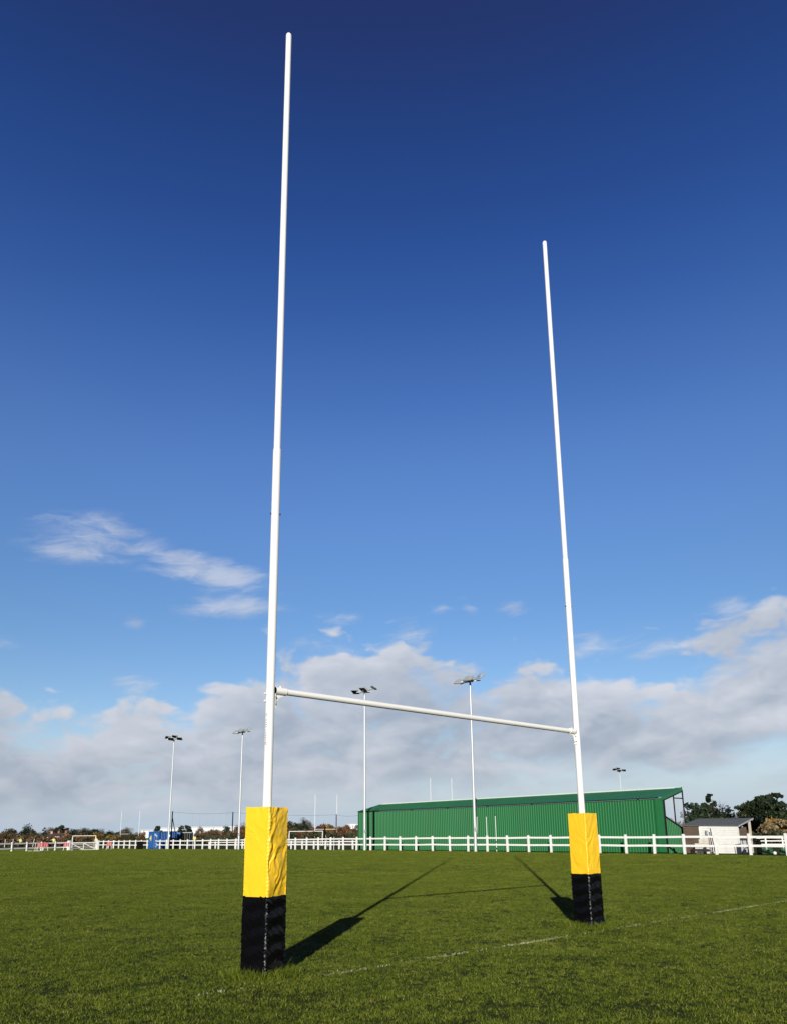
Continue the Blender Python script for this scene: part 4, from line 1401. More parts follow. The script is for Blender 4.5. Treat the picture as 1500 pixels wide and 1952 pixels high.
# ------------------------------------------------------------------ containers, barriers
def containers():
    P = at(284, 113); P1 = at(308.5, 110.5); z_top = ht(P, 1585) - P.z
    d = P1 - P; W = 2.44
    
    ang = math.atan2(d.y, d.x)
    t = thing('shipping_container', 'blue shipping container with a yellow numeral four on its door', 'container', P, ang)
    H = z_top; Ln = 3.0
    mb = MB(); mb.box((W / 2, Ln / 2, H / 2 + .05), (W - .12, Ln - .1, H - .16)); mb.build('box', MT['blue_paint'], t)
    fr = MB()
    for x in (.07, W - .07):
        for y in (.07, Ln - .07): fr.box((x, y, H / 2), (.14, .14, H))
    for z in (.08, H - .07):
        for y in (.06, Ln - .06): fr.box((W / 2, y, z), (W - .29, .12, .14))
        for x in (.06, W - .06): fr.box((x, Ln / 2, z), (.12, Ln - .29, .14))
    fr.build('frame', MT['blue_paint'], t)
    for i in range(2):
        x0 = .16 + i * (W / 2 - .15)
        dr = MB(); dr.box((x0 + (W / 2 - .19) / 2, .0, H / 2), (W / 2 - .19, .05, H - .34)); o = dr.build('door', MT['blue_paint'], t)
        for k in range(2):
            rd = MB(); x = x0 + .25 + .5 * k; rd.tube((x, -.05, .2), (x, -.05, H - .2), .022, .022, 8); rd.build('lock_rod', MT['steel'] if i else MT['blue_paint'], o, True)
            hd = MB(); hd.box((x, -.07, .95), (.3, .02, .05)); hd.build('handle', MT['steel'], o)
    sp_ = MB(); n = 10
    pts = []
    for i in range(n):
        y0 = .18 + (Ln - .36) * i / n; p = (Ln - .36) / n
        pts += [(y0, 0), (y0 + p * .35, 0), (y0 + p * .5, .05), (y0 + p * .85, .05)]
    for y, dd in pts: sp_.v += [(W - .05 - dd + .05, y, .15), (W - .05 - dd + .05, y, H - .14)]
    for i in range(len(pts) - 1): sp_.f.append((2 * i, 2 * i + 2, 2 * i + 3, 2 * i + 1))
    sp_.build('side_panel', MT['blue_paint'], t)

    def text(s, size, x, z, mat_, name, y=-.03):
        cu = bpy.data.curves.new('lettering', 'FONT'); cu.body = s; cu.size = size; cu.extrude = .004; cu.offset = .03
        ob = bpy.data.objects.new('lettering', cu); COL.objects.link(ob)
        dg = bpy.context.evaluated_depsgraph_get(); dg.update()
        me = bpy.data.meshes.new_from_object(ob.evaluated_get(dg)); bpy.data.objects.remove(ob)
        for v in me.vertices: v.co = Vector((x + v.co.x, y - v.co.z, z + v.co.y))
        me.materials.clear(); me.materials.append(mat_)
        o2 = bpy.data.objects.new(name, me); COL.objects.link(o2); o2.parent = t
    text('4', .95, .28, H * .48, MT['yellow_paint'], 'door_number')
    lb = MB()
    for (x, z, w_, h_) in ((1.55, H - .45, .12, .2), (1.72, H - .5, .1, .28), (1.95, H - .62, .26, .12), (1.98, H - .78, .14, .12), (1.90, H * .46, .32, .12), (1.92, H * .30, .24, .10), (1.92, H * .13, .2, .1)):
        lb.box((x, -.036, z), (w_, .006, h_))
    lb.build('stencil_marks', MT['white_plastic'], t)

    P2 = at(326, 114.5); H2 = ht(P2, 1586.5) - P2.z
    t2 = thing('shipping_container', 'second blue container half hidden behind the floodlight mast, a black tank before it', 'container', P2, 0)
    W2 = 2.44
    mb = MB(); mb.box((W2 / 2, 1.6, H2 / 2), (W2, 3.0, H2 - .05)); mb.build('box', MT['blue_paint'], t2)
    rb = MB()
    for i in range(8): rb.box((.15 + i * W2 / 8, .07, H2 / 2), (.09, .06, H2 - .3))
    rb.build('ribs', MT['blue_paint'], t2)
    lb = MB(); lb.box((.35, .02, H2 - .55), (.2, .01, .45)); lb.box((1.3, .02, H2 - .5), (.12, .01, .3)); lb.build('stencil_marks', MT['white_plastic'], t2)
    tk = at(332, 110.5)
    mb = MB(); mb.chain([(0, 0, 0), (0, 0, 1.25), (0, 0, 1.42), (0, 0, 1.5)], [.62, .62, .5, .2], 18)  # plain black round shape in front of the container
    o = mb.build('black_cylinder', MT['black_rubber'], None, True, tk); tag(o, 'black round shape in front of the second blue container', 'cylinder')
    P3 = at(344, 111); H3 = ht(P3, 1586.5) - P3.z
    d3 = at(366, 111) - P3; W3 = d3.length
    t3 = thing('shipping_container', 'dark green container right of the blue ones behind the corner flag', 'container', P3, math.atan2(d3.y, d3.x))
    mb = MB(); mb.box((W3 / 2, 1.5, H3 / 2), (W3, 2.9, H3 - .05)); mb.build('box', MT['dark_green_paint'], t3)
    for i in range(3):
        rd = MB(); x = W3 * (.42 + .2 * i); rd.tube((x, -.01, .15), (x, -.01, H3 - .15), .018, .018, 8); rd.build('lock_rod', MT['steel'], t3, True)
    rd = MB(); rd.box((W3 / 2, .0, H3 - .05), (W3, .12, .12)); rd.build('header', MT['grey_board'], t3)
    P4 = at(262, 108.5)
    d4 = at(275, 108.5) - P4
    t4 = thing('skip', 'open black skip behind the fence left of the blue container', 'skip', P4, math.atan2(d4.y, d4.x))
    w4 = d4.length
    mb = MB(); mb.prism([(0.08, 0), (w4 - .08, 0), (w4, .98), (0, .98)], 0, 1.0); mb.build('tub', MT['black_rubber'], t4)
    mb = MB(); mb.box((w4 / 2, .0, 1.0), (w4 + .06, .08, .07)); mb.box((w4 / 2, 1.0, 1.0), (w4 + .06, .08, .07)); mb.build('rim', MT['dark_steel'], t4)


containers()


def barrier(u, D, rz, label):
    P = at(u, D)
    t = thing('barrier', label, 'barrier', P, rz, 'red and white barriers by the gate')
    mb = MB(); mb.box((0, 0, .72), (.66, .06, .50)); mb.build('board', MT['red_plastic'], t)
    mb = MB()
    for x in (-.12, .16): mb.box((x, -.034, .70), (.07, .008, .46))
    mb.build('white_stripe', MT['grey_board'], t)
    for x in (-.3, .3):
        lg = MB(); lg.bar((x, 0, .0), (x, 0, .95), .05, .04); lg.bar((x, -.35, .03), (x, .35, .03), .05, .05); lg.build('leg', MT['white_plastic'], t)


barrier(78.5, 103.0, R_(12), 'red and white barrier, leftmost of those in front of the left fence')
barrier(89.5, 102.6, R_(-8), 'red and white barrier beside a fence post, right one of the left pair')
barrier(128.5, 105.5, R_(6), 'red and white barrier standing at the left gate post')
barrier(210, 112.0, R_(5), 'red and white barrier just right of the gate')
P = at(68, 101.5)
mb = MB(); mb.bar((-.7, 0, .03), (.7, 0, .03), .14, .05); mb.bar((-.15, -.3, .03), (-.15, .3, .03), .1, .045); mb.tube((.1, 0, .05), (.1, 0, .95), .03, .03, 8)
o = mb.build('hurdle_stand', MT['cream'], None, False, P); tag(o, 'cream metal stand lying on the grass left of the red barriers', 'stand')


# ------------------------------------------------------------------ people
def skin_mesh(name, joints, edges, mat_, parent, root):
    me = bpy.data.meshes.new(name)
    me.from_pydata([j[:3] for j in joints], edges, [])
    o = bpy.data.objects.new(name, me); COL.objects.link(o); o.parent = parent
    md = o.modifiers.new('skin', 'SKIN')
    for i, j in enumerate(joints):
        d = me.skin_vertices[0].data[i]
        d.radius = (j[3], j[4] if len(j) > 4 else j[3]); d.use_root = (i == root)
    md.use_smooth_shade = True
    s = o.modifiers.new('sub', 'SUBSURF'); s.levels = 1; s.render_levels = 2
    me.materials.append(mat_)
    return o


def person(u, D, rz, arm, hivis, label):
    P = at(u, D)
    t = thing('person', label, 'person', P, rz, 'people beyond the left fence')
    sh, hp = 1.44, .93
    la = (-.26, -.05, 1.16); lh = (-.24, -.18, .92)
    ra = (.26, -.02, 1.15); rh = (.27, -.10, .90)
    if arm: la, lh = (-.40, -.12, 1.28), (-.62, -.28, 1.30)
    J = [(0, 0, hp, .15, .11), (0, 0, 1.15, .145, .105), (0, 0, 1.38, .16, .10), (0, 0, 1.50, .06), (0, -.01, 1.58, .075), (0, -.015, 1.66, .095, .105), (0, -.01, 1.74, .07),
         (-.18, 0, sh, .06), (*la, .042), (*lh, .032), (.18, 0, sh, .06), (*ra, .042), (*rh, .032),
         (-.10, 0, .86, .09), (-.12, -.03, .48, .06), (-.12, .0, .09, .042), (-.13, -.14, .04, .035),
         (.10, 0, .86, .09), (.13, .02, .48, .06), (.14, .06, .09, .042), (.15, -.08, .04, .035)]
    E = [(0, 1), (1, 2), (2, 3), (3, 4), (4, 5), (5, 6), (2, 7), (7, 8), (8, 9), (2, 10), (10, 11), (11, 12), (0, 13), (13, 14), (14, 15), (15, 16), (0, 17), (17, 18), (18, 19), (19, 20)]
    skin_mesh('body', J, E, MT['skin'], t, 0)
    top = MT['hivis'] if hivis else MT['black_cloth']
    J2 = [(0, 0, .90, .18, .135), (0, 0, 1.15, .175, .13), (0, 0, 1.37, .19, .125), (-.19, 0, sh, .085), (*la, .062), (.19, 0, sh, .085), (*ra, .062),
          (lh[0] * .8 + la[0] * .2, lh[1] * .8 + la[1] * .2, lh[2] * .8 + la[2] * .2, .05), (rh[0] * .8 + ra[0] * .2, rh[1] * .8 + ra[1] * .2, rh[2] * .8 + ra[2] * .2, .05)]
    skin_mesh('jacket', J2, [(0, 1), (1, 2), (2, 3), (3, 4), (4, 7), (2, 5), (5, 6), (6, 8)], top, t, 0)
    J3 = [(0, 0, .92, .16, .125), (-.10, 0, .82, .108), (-.12, -.03, .48, .078), (-.12, 0, .10, .06), (.10, 0, .82, .108), (.13, .02, .48, .078), (.14, .06, .10, .06)]
    skin_mesh('trousers', J3, [(0, 1), (1, 2), (2, 3), (0, 4), (4, 5), (5, 6)], MT['black_cloth'], t, 0)
    J4 = [(0, .01, 1.66, .10), (0, .015, 1.76, .075)]
    skin_mesh('hair', J4, [(0, 1)], MT['black_cloth'], t, 0)
    for s in (-1, 1):
        f = MB(); x0 = -.13 if s < 0 else .15; y0 = -.05 if s < 0 else .01
        f.chain([(x0, y0 + .1, .05), (x0, y0 - .04, .055), (x0, y0 - .15, .04)], [.05, .055, .04], 8); f.build('shoe', MT['black_cloth'], t, True)


person(40, 165, R_(35), True, True, 'person in a hi-vis jacket reaching out left, beyond the left end of the fence')
person(103.5, 162, R_(20), True, True, 'person in a hi-vis jacket and black trousers in front of the red brick houses')
person(184.5, 155, R_(-15), False, True, 'person in a hi-vis jacket standing at the right side of the gate')
person(220.5, 155, R_(-30), False, False, 'person dressed in black near the left distant rugby upright')


# ------------------------------------------------------------------ vegetation
def leaf_mesh(name, blobs, n, size, mat_, clumps=26, fill=.35, spread=.36, flat=1.0, aspect=.6):
    """leaf clumps spread through the volume of ellipsoid blobs (x, y, z, rx, ry, rz)"""
    B = np.array(blobs, float)
    wts = (B[:, 3] * B[:, 5]); wts = wts / wts.sum()
    C, S, T = [], [], []
    nc = max(4, clumps)
    idx = rng.choice(len(B), nc, p=wts)
    d = rng.normal(size=(nc, 3)); d /= np.linalg.norm(d, axis=1)[:, None]
    rr = rng.uniform(.45, 1.0, nc) ** .6
    inner = rng.uniform(0, 1, nc) < fill
    rr[inner] *= .55
    C = B[idx, :3] + d * B[idx, 3:6] * rr[:, None]
    S = B[idx, 3:6].mean(1) * rng.uniform(.6, 1.25, nc) * spread
    T = np.clip(rng.normal(.45, .22, nc), 0, 1)
    k = rng.integers(0, nc, n)
    off = rng.normal(size=(n, 3)); off /= np.linalg.norm(off, axis=1)[:, None]
    off *= (rng.uniform(0, 1, n) ** .5)[:, None] * S[k][:, None]
    off[:, 2] *= .75 * flat
    p = C[k] + off
    p[:, 2] = np.maximum(p[:, 2], .02)
    a = rng.normal(size=(n, 3)); a /= np.linalg.norm(a, axis=1)[:, None]
    b = np.cross(a, rng.normal(size=(n, 3))); b /= np.linalg.norm(b, axis=1)[:, None]
    s = size * rng.uniform(.6, 1.4, n)
    V = np.stack([p - a * s[:, None], p + b * (s * aspect)[:, None], p + a * s[:, None], p - b * (s * aspect)[:, None]], 1)
    me = bpy.data.meshes.new(name)
    me.vertices.add(n * 4); me.vertices.foreach_set('co', V.astype(np.float32).ravel())
    me.loops.add(n * 4); me.loops.foreach_set('vertex_index', np.arange(n * 4, dtype=np.int32))
    me.polygons.add(n); me.polygons.foreach_set('loop_start', np.arange(n, dtype=np.int32) * 4)
    me.update(calc_edges=True)
    at_ = me.attributes.new('tint', 'FLOAT', 'POINT')
    tv = np.clip(T[k] + rng.normal(0, .16, n), 0, 1)
    at_.data.foreach_set('value', np.repeat(tv, 4).astype(np.float32))
    me.materials.append(mat_)
    return me


def limbs(mb, h, r, n, spread, z0=.3, seed=0):
    rd = random.Random(seed)
    mb.chain([(0, 0, -.1), (rd.uniform(-.03, .03) * h, 0, h * .4), (rd.uniform(-.05, .05) * h, 0, h * .9)], [r, r * .7, r * .2], 8)
    for i in range(n):
        a = rd.uniform(0, 6.28); z = h * rd.uniform(z0, .75); e = rd.uniform(.5, 1) * spread
        p = Vector((math.cos(a) * e, math.sin(a) * e, z + h * rd.uniform(.1, .3)))
        mb.chain([(0, 0, z), (p.x * .5, p.y * .5, z + (p.z - z) * .35), p], [r * .45, r * .28, r * .08], 6)
        for j in range(2):
            q = p + Vector((rd.uniform(-.3, .3) * spread, rd.uniform(-.3, .3) * spread, rd.uniform(.05, .2) * h))
            m_ = Vector((p.x * .6, p.y * .6, z + (p.z - z) * .5))
            mb.chain([m_, q], [r * .18, r * .05], 5)


def veg(name, cat, u, v_top, D, w_px, kind, label, group=None, shape='round', dens=1.0, base=None, bark='bark_dark', leaf=None):
    """a tree or shrub whose crown top shows at row v_top and whose crown is w_px wide"""
    P = at(u, D); H = max(.8, ht(P, v_top) - P.z); W = w_px * D / F_PX
    b0 = H * .04 if base is None else base * H
    t = thing(name, label, cat, P, random.uniform(0, 6.28), group)
    rw = W / 2
    if shape == 'round':
        bl = [(0, 0, b0 + (H - b0) * .5, rw * .8, rw * .8, (H - b0) * .48), (rw * .35, rw * .1, b0 + (H - b0) * .4, rw * .62, rw * .6, (H - b0) * .38), (-rw * .38, -rw * .1, b0 + (H - b0) * .42, rw * .6, rw * .6, (H - b0) * .36),
              (rw * .05, -rw * .3, b0 + (H - b0) * .35, rw * .6, rw * .6, (H - b0) * .34)]
    elif shape == 'cone':
        bl = []
        for i in range(6):
            f = i / 5; rad = rw * (1 - f * .82) * (1 if i % 2 == 0 else .85)
            bl.append((random.uniform(-.1, .1) * rw, 0, b0 + (H - b0) * (.10 + .82 * f), rad, rad, (H - b0) * .13))
    elif shape == 'pine':
        bl = [(0, 0, H * .80, rw * .62, rw * .62, H * .16), (rw * .55, 0, H * .66, rw * .5, rw * .5, H * .11), (-rw * .55, 0, H * .62, rw * .5, rw * .5, H * .12), (0, rw * .3, H * .55, rw * .6, rw * .6, H * .14), (-rw * .1, -rw * .3, H * .48, rw * .66, rw * .6, H * .12)]
    elif shape == 'shrub':
        bl = [(rw * random.uniform(-.7, .7), rw * random.uniform(-.4, .4), H * random.uniform(.25, .55), rw * random.uniform(.35, .5), rw * .45, H * random.uniform(.28, .42)) for _ in range(6)] + [(0, 0, H * .5, rw * .5, rw * .5, H * .46)]
    elif shape == 'column':
        bl = [(0, 0, H * (.15 + .16 * i), rw * .85, rw * .85, H * .14) for i in range(6)]
    thin = kind in ('brown', 'twig_grey', 'straw')
    area = W * H
    n = int(min(14000, max(900, area * (260 if thin else 170) * dens)))
    sz = leaf if leaf else max(.11, min(.34, math.sqrt(area) * .036))
    me = leaf_mesh('crown', bl, n, sz * (1.1 if thin else 1), LM[kind], clumps=int(min(150, 44 + area * .8)), aspect=.26 if thin else .62, spread=.55 if thin else .5)
    c = bpy.data.objects.new('crown', me); COL.objects.link(c); c.parent = t
    mb = MB(); limbs(mb, H * .85, max(.07, H * .022), 12 if thin else 7, rw * .75, .2, int(u))
    mb.build('trunk', MT[bark], t, True)
    return t


GA = 'trees and shrubs along the left horizon'
for row in [
    # name, cat, u, vtop, D, w, kind, shape, label
    ('shrub', 'shrub', 2, 1584, 205, 34, 'brown', 'shrub', 'brown leafless shrub at the far left edge of the hedge line'),
    ('shrub', 'shrub', 21, 1580, 215, 44, 'olive', 'shrub', 'tall tan and olive shrub left of the round dark tree'),
    ('tree', 'tree', 50, 1574.5, 240, 25, 'evergreen', 'round', 'dark round evergreen tree near the left edge of the photo'),
    ('shrub', 'shrub', 45, 1588, 190, 40, 'brown', 'shrub', 'brown shrub in front of the dark round evergreen'),
    ('tree', 'tree', 68, 1580.5, 230, 18, 'olive', 'round', 'olive bushy tree between the dark evergreen and the grey conifer'),
    ('tree', 'tree', 83, 1578, 250, 17, 'grey_green', 'cone', 'grey green conifer left of the brick houses'),
    ('tree', 'tree', 98, 1574, 300, 19, 'twig_grey', 'round', 'bare grey brown tree above the left brick house'),
    ('tree', 'tree', 116, 1571.5, 290, 19, 'pine', 'pine', 'dark pine rising above the brick houses'),
    ('shrub', 'shrub', 70, 1590, 185, 36, 'brown', 'shrub', 'brown shrub left of the brick houses'),
    ('tree', 'tree', 134, 1582, 320, 26, 'evergreen', 'round', 'low dark tree above the left end of the white gate'),
    ('tree', 'tree', 146, 1577.5, 330, 15, 'twig_grey', 'round', 'small bare grey tree above the gate, left of two'),
    ('tree', 'tree', 160, 1576.5, 330, 17, 'twig_grey', 'round', 'small bare grey tree above the gate, right of two'),
    ('tree', 'tree', 166, 1580.5, 300, 20, 'evergreen', 'round', 'low dark evergreen above the middle of the gate'),
    ('tree', 'tree', 181, 1576, 300, 19, 'pine', 'round', 'dark broad tree above the right end of the gate'),
    ('tree', 'tree', 193, 1578, 320, 12, 'twig_grey', 'round', 'bare grey tree right of the dark broad tree'),
    ('tree', 'tree', 207, 1582, 310, 19, 'evergreen', 'round', 'flat dark tree left of the distant rugby posts'),
    ('tree', 'tree', 221, 1582, 310, 12, 'pine', 'round', 'small dark tree beside the left distant rugby upright'),
    ('tree', 'tree', 240, 1577.5, 330, 22, 'twig_grey', 'round', 'bare tree between the left distant rugby uprights'),
    ('shrub', 'shrub', 150, 1591, 190, 60, 'russet', 'shrub', 'low reddish shrub behind the gate goal frame'),
    ('shrub', 'shrub', 186, 1588, 195, 42, 'ochre', 'shrub', 'ochre shrub right of the football goal by the gate'),
    ('shrub', 'shrub', 220, 1589, 190, 40, 'ochre', 'shrub', 'ochre shrub behind the left distant rugby posts'),
    ('shrub', 'shrub', 252, 1587, 190, 36, 'olive', 'shrub', 'olive shrub inside the left distant rugby posts'),
    ('shrub', 'shrub', 272, 1585, 180, 26, 'russet', 'shrub', 'reddish brown shrub touching the blue container'),
    ('tree', 'tree', 262, 1582, 260, 14, 'evergreen', 'round', 'small dark tree behind the right upright of the left distant posts'),
    ('tree', 'tree', 301, 1572, 280, 13, 'pine', 'pine', 'little umbrella pine over the blue container'),
    ('tree', 'tree', 345, 1573, 240, 13, 'pine', 'pine', 'dark leaning pine over the dark container, left of two'),
    ('tree', 'tree', 359, 1570.5, 240, 15, 'pine', 'pine', 'dark pine over the dark container, right of two'),
    ('shrub', 'shrub', 376, 1586, 250, 20, 'brown', 'shrub', 'brown shrub above the long low roofed house'),
    ('tree', 'tree', 381, 1574, 380, 12, 'twig_grey', 'round', 'bare tree in front of the white warehouse'),
    ('tree', 'tree', 404, 1580, 270, 40, 'brown', 'round', 'broad brown tree above the pale pink house'),
    ('tree', 'tree', 432, 1581, 260, 26, 'russet', 'shrub', 'russet tree right of the pale pink house'),
    ('tree', 'tree', 432, 1574.5, 330, 14, 'evergreen', 'round', 'dark tree at the right end of the white warehouse'),
    ('shrub', 'shrub', 452, 1580, 220, 34, 'russet', 'shrub', 'reddish shrub between the dark net post and the floodlight'),
    ('tree', 'tree', 465, 1569.5, 300, 32, 'brown', 'round', 'brown tree top just left of the near yellow pad'),
    ('shrub', 'shrub', 472, 1588, 190, 40, 'olive', 'shrub', 'olive shrub low beside the near yellow pad'),
    ('tree', 'tree', 553, 1566, 260, 40, 'olive', 'round', 'olive dark tree just right of the near yellow pad'),
    ('tree', 'tree', 577, 1562, 250, 22, 'pine', 'round', 'dark pine left of the middle distant rugby posts'),
    ('tree', 'tree', 589, 1558, 280, 12, 'twig_grey', 'round', 'bare grey tree beside the dark pine'),
    ('tree', 'tree', 576, 1560, 300, 18, 'twig_grey', 'round', 'bare tree top showing over the dark pine'),
    ('tree', 'tree', 610, 1569, 230, 40, 'russet', 'shrub', 'russet tree left within the middle distant rugby posts'),
    ('tree', 'tree', 632, 1567, 240, 36, 'ochre', 'shrub', 'ochre brown tree right within the middle distant rugby posts'),
    ('tree', 'tree', 656, 1569.5, 230, 38, 'russet', 'shrub', 'russet tree right of the middle distant rugby posts'),
    ('tree', 'tree', 678, 1572, 220, 30, 'brown', 'shrub', 'brown tree touching the left end of the green stand'),
    ('shrub', 'shrub', 574, 1581, 190, 54, 'russet', 'shrub', 'reddish shrub behind the football goal'),
    ('shrub', 'shrub', 540, 1578, 200, 50, 'brown', 'shrub', 'brown shrub hidden partly by the near yellow pad'),
    ('shrub', 'shrub', 664, 1584, 170, 46, 'brown', 'shrub', 'low brown shrub left of the green stand'),
]:
    nm, cat, u, vt, D, w, kind, shape, lab = row
    w *= 1.3
    veg(nm, cat, u, vt, D, w, kind, lab, GA, shape)


def hedge(u0, u1, v_top, D0, D1, kind, label, depth=3.0, n=5200, leaf=.2):
    P0, P1 = at(u0, D0), at(u1, D1)
    d = P1 - P0; L_ = math.hypot(d.x, d.y); H = ht((P0 + P1) / 2, v_top) - P0.z
    t = thing('hedge', label, 'hedge', P0, math.atan2(d.y, d.x), 'hedges beyond the field')
    k = max(6, int(L_ / 2.0))
    bl = [(L_ * (i + .5) / k, random.uniform(-.3, .3), H * random.uniform(.40, .54), L_ / k * .85, depth / 2, H * random.uniform(.42, .56)) for i in range(k)]
    me = leaf_mesh('foliage', bl, n, leaf, LM[kind], clumps=k * 6, spread=.55, fill=.5)
    c = bpy.data.objects.new('foliage', me); COL.objects.link(c); c.parent = t
    mb = MB()
    for i in range(k): mb.tube((L_ * (i + .5) / k, 0, -.2), (L_ * (i + .5) / k + .1, 0, H * .7), .08, .03, 6)
    mb.build('stems', MT['bark_dark'], t)


hedge(-60, 135, 1595, 170, 172, 'brown', 'long brown hedge bottom behind the left fence', n=9000, leaf=.24)
hedge(130, 290, 1597, 172, 172, 'olive', 'low olive hedge behind the gate', n=7000, leaf=.22)
hedge(366, 480, 1593.5, 150, 146, 'grey_green', 'trimmed dark green hedge between the dark container and the near pad', n=7000, leaf=.2)
hedge(540, 692, 1586.5, 140, 138, 'grey_green', 'grey green hedge behind the football goal', n=9000, leaf=.2)
hedge(1296, 1345, 1567, 92, 92, 'olive', 'rough olive hedge seen through the clear end screen of the stand', n=3500, leaf=.14)
hedge(1400, 1560, 1578, 84, 82, 'grey_green', 'dark green hedge behind the shed and small white fence', n=9000, leaf=.12)
hedge(1432, 1560, 1563, 96, 96, 'straw', 'tall straw coloured reeds under the pale trunked pine', n=6000, leaf=.22)
hedge(1465, 1560, 1561, 100, 100, 'ochre', 'orange brown hedge right of the pale tree trunk', n=6000, leaf=.16)

GB = 'dark trees behind the shed'
veg('tree', 'tree', 1329, 1530, 128, 54, 'pine', 'dark bushy evergreen directly right of the stand end', GB, 'round', 1.6, .03)
veg('tree', 'tree', 1356, 1514, 130, 62, 'pine', 'tall dark conifer with a double pointed top behind the shed', GB, 'cone', 2.0, .05)
veg('tree', 'tree', 1364, 1515, 131, 26, 'pine', 'slim second leader of the tall dark conifer behind the shed', GB, 'cone', 2.0, .3)
veg('tree', 'tree', 1381, 1535, 126, 34, 'pine', 'short dark pine right of the tall conifer', GB, 'round', 1.8, .03)
veg('shrub', 'shrub', 1347, 1539, 122, 92, 'pine', 'low dark evergreen mass above the shed roof', GB, 'shrub', 1.6)
veg('tree', 'tree', 1401, 1543, 150, 18, 'olive', 'small pointed olive tree between the two dark tree groups', GB, 'cone', 1.4)
veg('shrub', 'shrub', 1402, 1553, 118, 24, 'ochre', 'golden brown shrub over the right half of the shed roof', GB, 'shrub', 1.4)
veg('tree', 'tree', 1428, 1535, 122, 36, 'evergreen', 'dark square topped evergreen left of the pale trunked pine', GB, 'column', 1.8)
veg('tree', 'tree', 1497, 1529, 125, 50, 'evergreen', 'dark evergreen cut by the right edge of the photo', GB, 'round', 1.6)
veg('shrub', 'shrub', 1448, 1543, 121, 76, 'pine', 'dark undergrowth beneath the pale trunked pine', GB, 'shrub', 1.5)
veg('shrub', 'shrub', 1276, 1557, 160, 40, 'twig_grey', 'greyish bare shrub behind the clear end screen of the stand', GB, 'shrub', 1.2)


def big_pine():
    D = 112
    P = at(1463.5, D)
    t = thing('pine_tree', 'large dark pine with pale trunks and a long branch reaching right', 'pine tree', P, 0)
    X = lambda u: (u - 1463.5) * D / F_PX * 1.02
    Z = lambda v: ht(P, v) - P.z
    def bb(u, v, wu, hv, dy=0): return (X(u), dy, Z(v), wu * D / F_PX, wu * D / F_PX * .8, hv * D / F_PX)
    bl = [bb(1461, 1527, 13, 9), bb(1452, 1537, 14, 8, 1), bb(1472, 1536, 13, 9, -1), bb(1447, 1546, 12, 7), bb(1465, 1546, 18, 9), bb(1480, 1546, 12, 9), bb(1457, 1533, 11, 8, -1.2), bb(1445, 1531, 6, 4), bb(1468, 1553, 18, 5, .8)]
    me = leaf_mesh('crown', bl, 14000, .2, LM['pine'], clumps=130, spread=.6)
    c = bpy.data.objects.new('crown', me); COL.objects.link(c); c.parent = t
    b2 = [bb(1466, 1523, 6, 4), bb(1471, 1519, 5, 4), bb(1475, 1517, 5, 3), bb(1481, 1516, 6, 3.2), bb(1489, 1516, 6, 3), bb(1485, 1520, 6, 2.4), bb(1493, 1519, 3.5, 2)]
    me = leaf_mesh('branch_foliage', b2, 1800, .16, LM['pine'], clumps=26, spread=.5)
    c = bpy.data.objects.new('branch_foliage', me); COL.objects.link(c); c.parent = t
    mb = MB()
    mb.chain([(X(1464), 0, -.1), (X(1463), 0, Z(1565)), (X(1463), 0, Z(1550)), (X(1463), 0, Z(1530))], [.16, .13, .11, .05], 8)
    mb.chain([(X(1465.5), 0, 0), (X(1467), 0, Z(1574)), (X(1471), -.1, Z(1562)), (X(1471.5), -.1, Z(1548))], [.11, .10, .09, .05], 8)
    mb.chain([(X(1466), 0, Z(1535)), (X(1474), 0, Z(1522)), (X(1490), 0, Z(1519))], [.07, .06, .02], 6)
    mb.build('trunk', MT['bark_pale'], t, True)


big_pine()


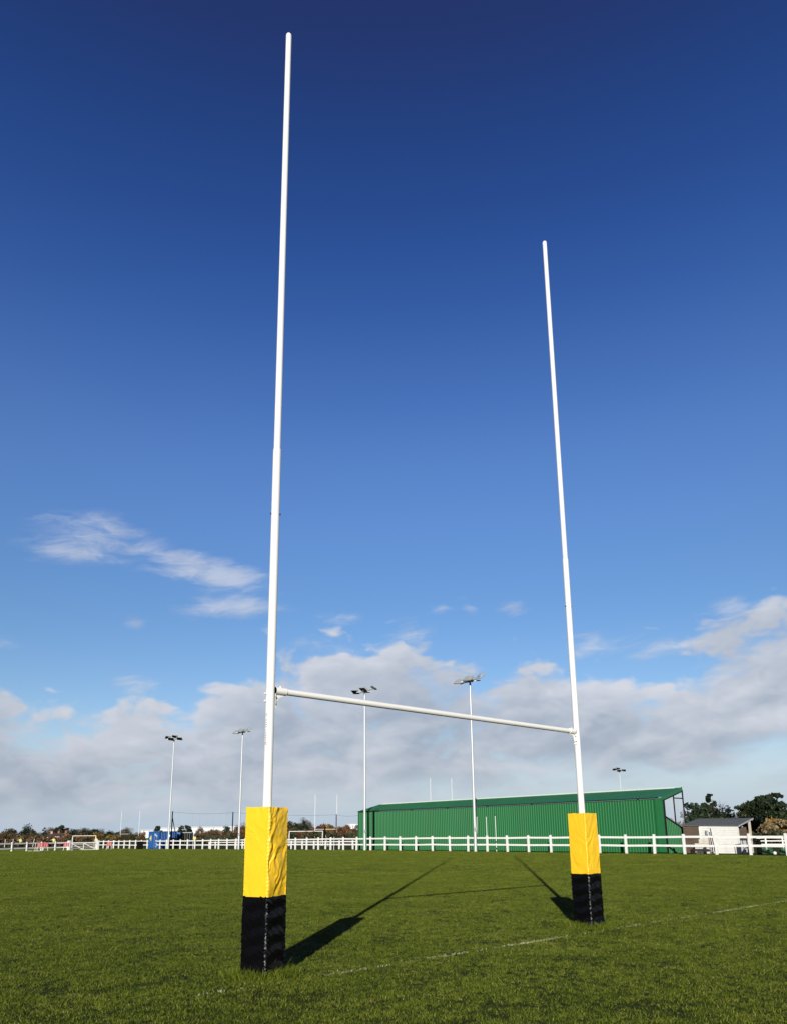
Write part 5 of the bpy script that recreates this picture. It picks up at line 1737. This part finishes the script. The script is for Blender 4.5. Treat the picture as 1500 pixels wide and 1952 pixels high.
# ------------------------------------------------------------------ far buildings
def house(u0, u1, v_eave, v_ridge, D, wall, label, windows=3):
    P0, P1 = at(u0, D), at(u1, D)
    d = P1 - P0; L_ = d.length; e = ht(P0, v_eave) - P0.z; r = ht(P0, v_ridge) - P0.z
    t = thing('house', label, 'house', P0, math.atan2(d.y, d.x), 'houses beyond the field')
    dp = 7.0
    mb = MB(); mb.box((L_ / 2, dp / 2, e / 2), (L_, dp, e)); mb.build('wall', wall, t)
    rf = MB()
    rf.add([(-.3, -.4, e - .05), (L_ + .3, -.4, e - .05), (L_ + .3, dp + .4, e - .05), (-.3, dp + .4, e - .05), (-.3, dp / 2, r), (L_ + .3, dp / 2, r)],
           [(0, 1, 5, 4), (2, 3, 4, 5), (0, 4, 3), (1, 2, 5), (3, 2, 1, 0)])
    ro = rf.build('roof', MT['tile'], t)
    ch = MB(); ch.box((L_ * .75, dp / 2, r + .25), (.6, .6, .9)); ch.build('chimney', wall, ro)
    for i in range(windows):
        x = L_ * (i + .5) / windows
        w = MB(); w.box((x, -.03, e * .68), (min(1.1, L_ / windows * .5), .06, 1.0)); wo = w.build('window', MT['white_plastic'], t)
        g = MB(); g.box((x, -.07, e * .68), (min(.9, L_ / windows * .4), .02, .8)); g.build('pane', MT['glass_dark'], wo)


house(90, 101, 1594.5, 1589, 262, MT['render_pink'], 'leftmost brick house, pale with a dark roof, behind the left fence', 2)
house(104.5, 114, 1592.5, 1588, 258, MT['brick'], 'middle red brick house beside the hi-vis figure', 2)
house(117.5, 128, 1593, 1587.5, 255, MT['brick'], 'bright red brick house left of the gate', 2)
house(372, 385, 1592.5, 1588.5, 300, MT['render_pink'], 'low house with a long brown roof above the corner flag', 2)
house(387, 402, 1591, 1587, 290, MT['render_pink'], 'pale pink house with a pinkish gable right of the corner flag', 3)


def warehouse(u0, u1, v_top, D, label):
    P0, P1 = at(u0, D), at(u1, D)
    d = P1 - P0; L_ = d.length; h = ht(P0, v_top) - P0.z
    t = thing('warehouse', label, 'warehouse', P0, math.atan2(d.y, d.x), 'white warehouses on the horizon')
    mb = MB(); n = max(3, int(L_ / 14))
    for i in range(n): mb.box((L_ * (i + .5) / n, 10, h / 2 - 1), (L_ / n - .25, 20, h + 2))
    mb.build('wall', MT['white_clad'], t)
    rf = MB(); rf.prism([(-.5, h), (L_ + .5, h), (L_ + .5, h + .5), (-.5, h + .5)], -.5, 20.5); rf.build('roof', MT['galv'], t)


warehouse(268, 292, 1583, 560, 'small white warehouse behind the blue container left end')
warehouse(304, 350, 1579, 560, 'white warehouse behind the containers')
warehouse(365, 428, 1577.5, 560, 'longest white warehouse on the horizon above the pink house')
warehouse(438, 452, 1576.5, 540, 'white warehouse between the net post and the floodlight')
warehouse(473, 481, 1577.5, 540, 'sliver of white warehouse at the left edge of the near pad')
warehouse(241, 250, 1585, 430, 'little white building left of the blue container')
warehouse(664, 690, 1572.5, 480, 'white warehouse corner over the trees left of the green stand')

print('cam check', proj(N0), [round(x, 1) for x in proj(F0)])
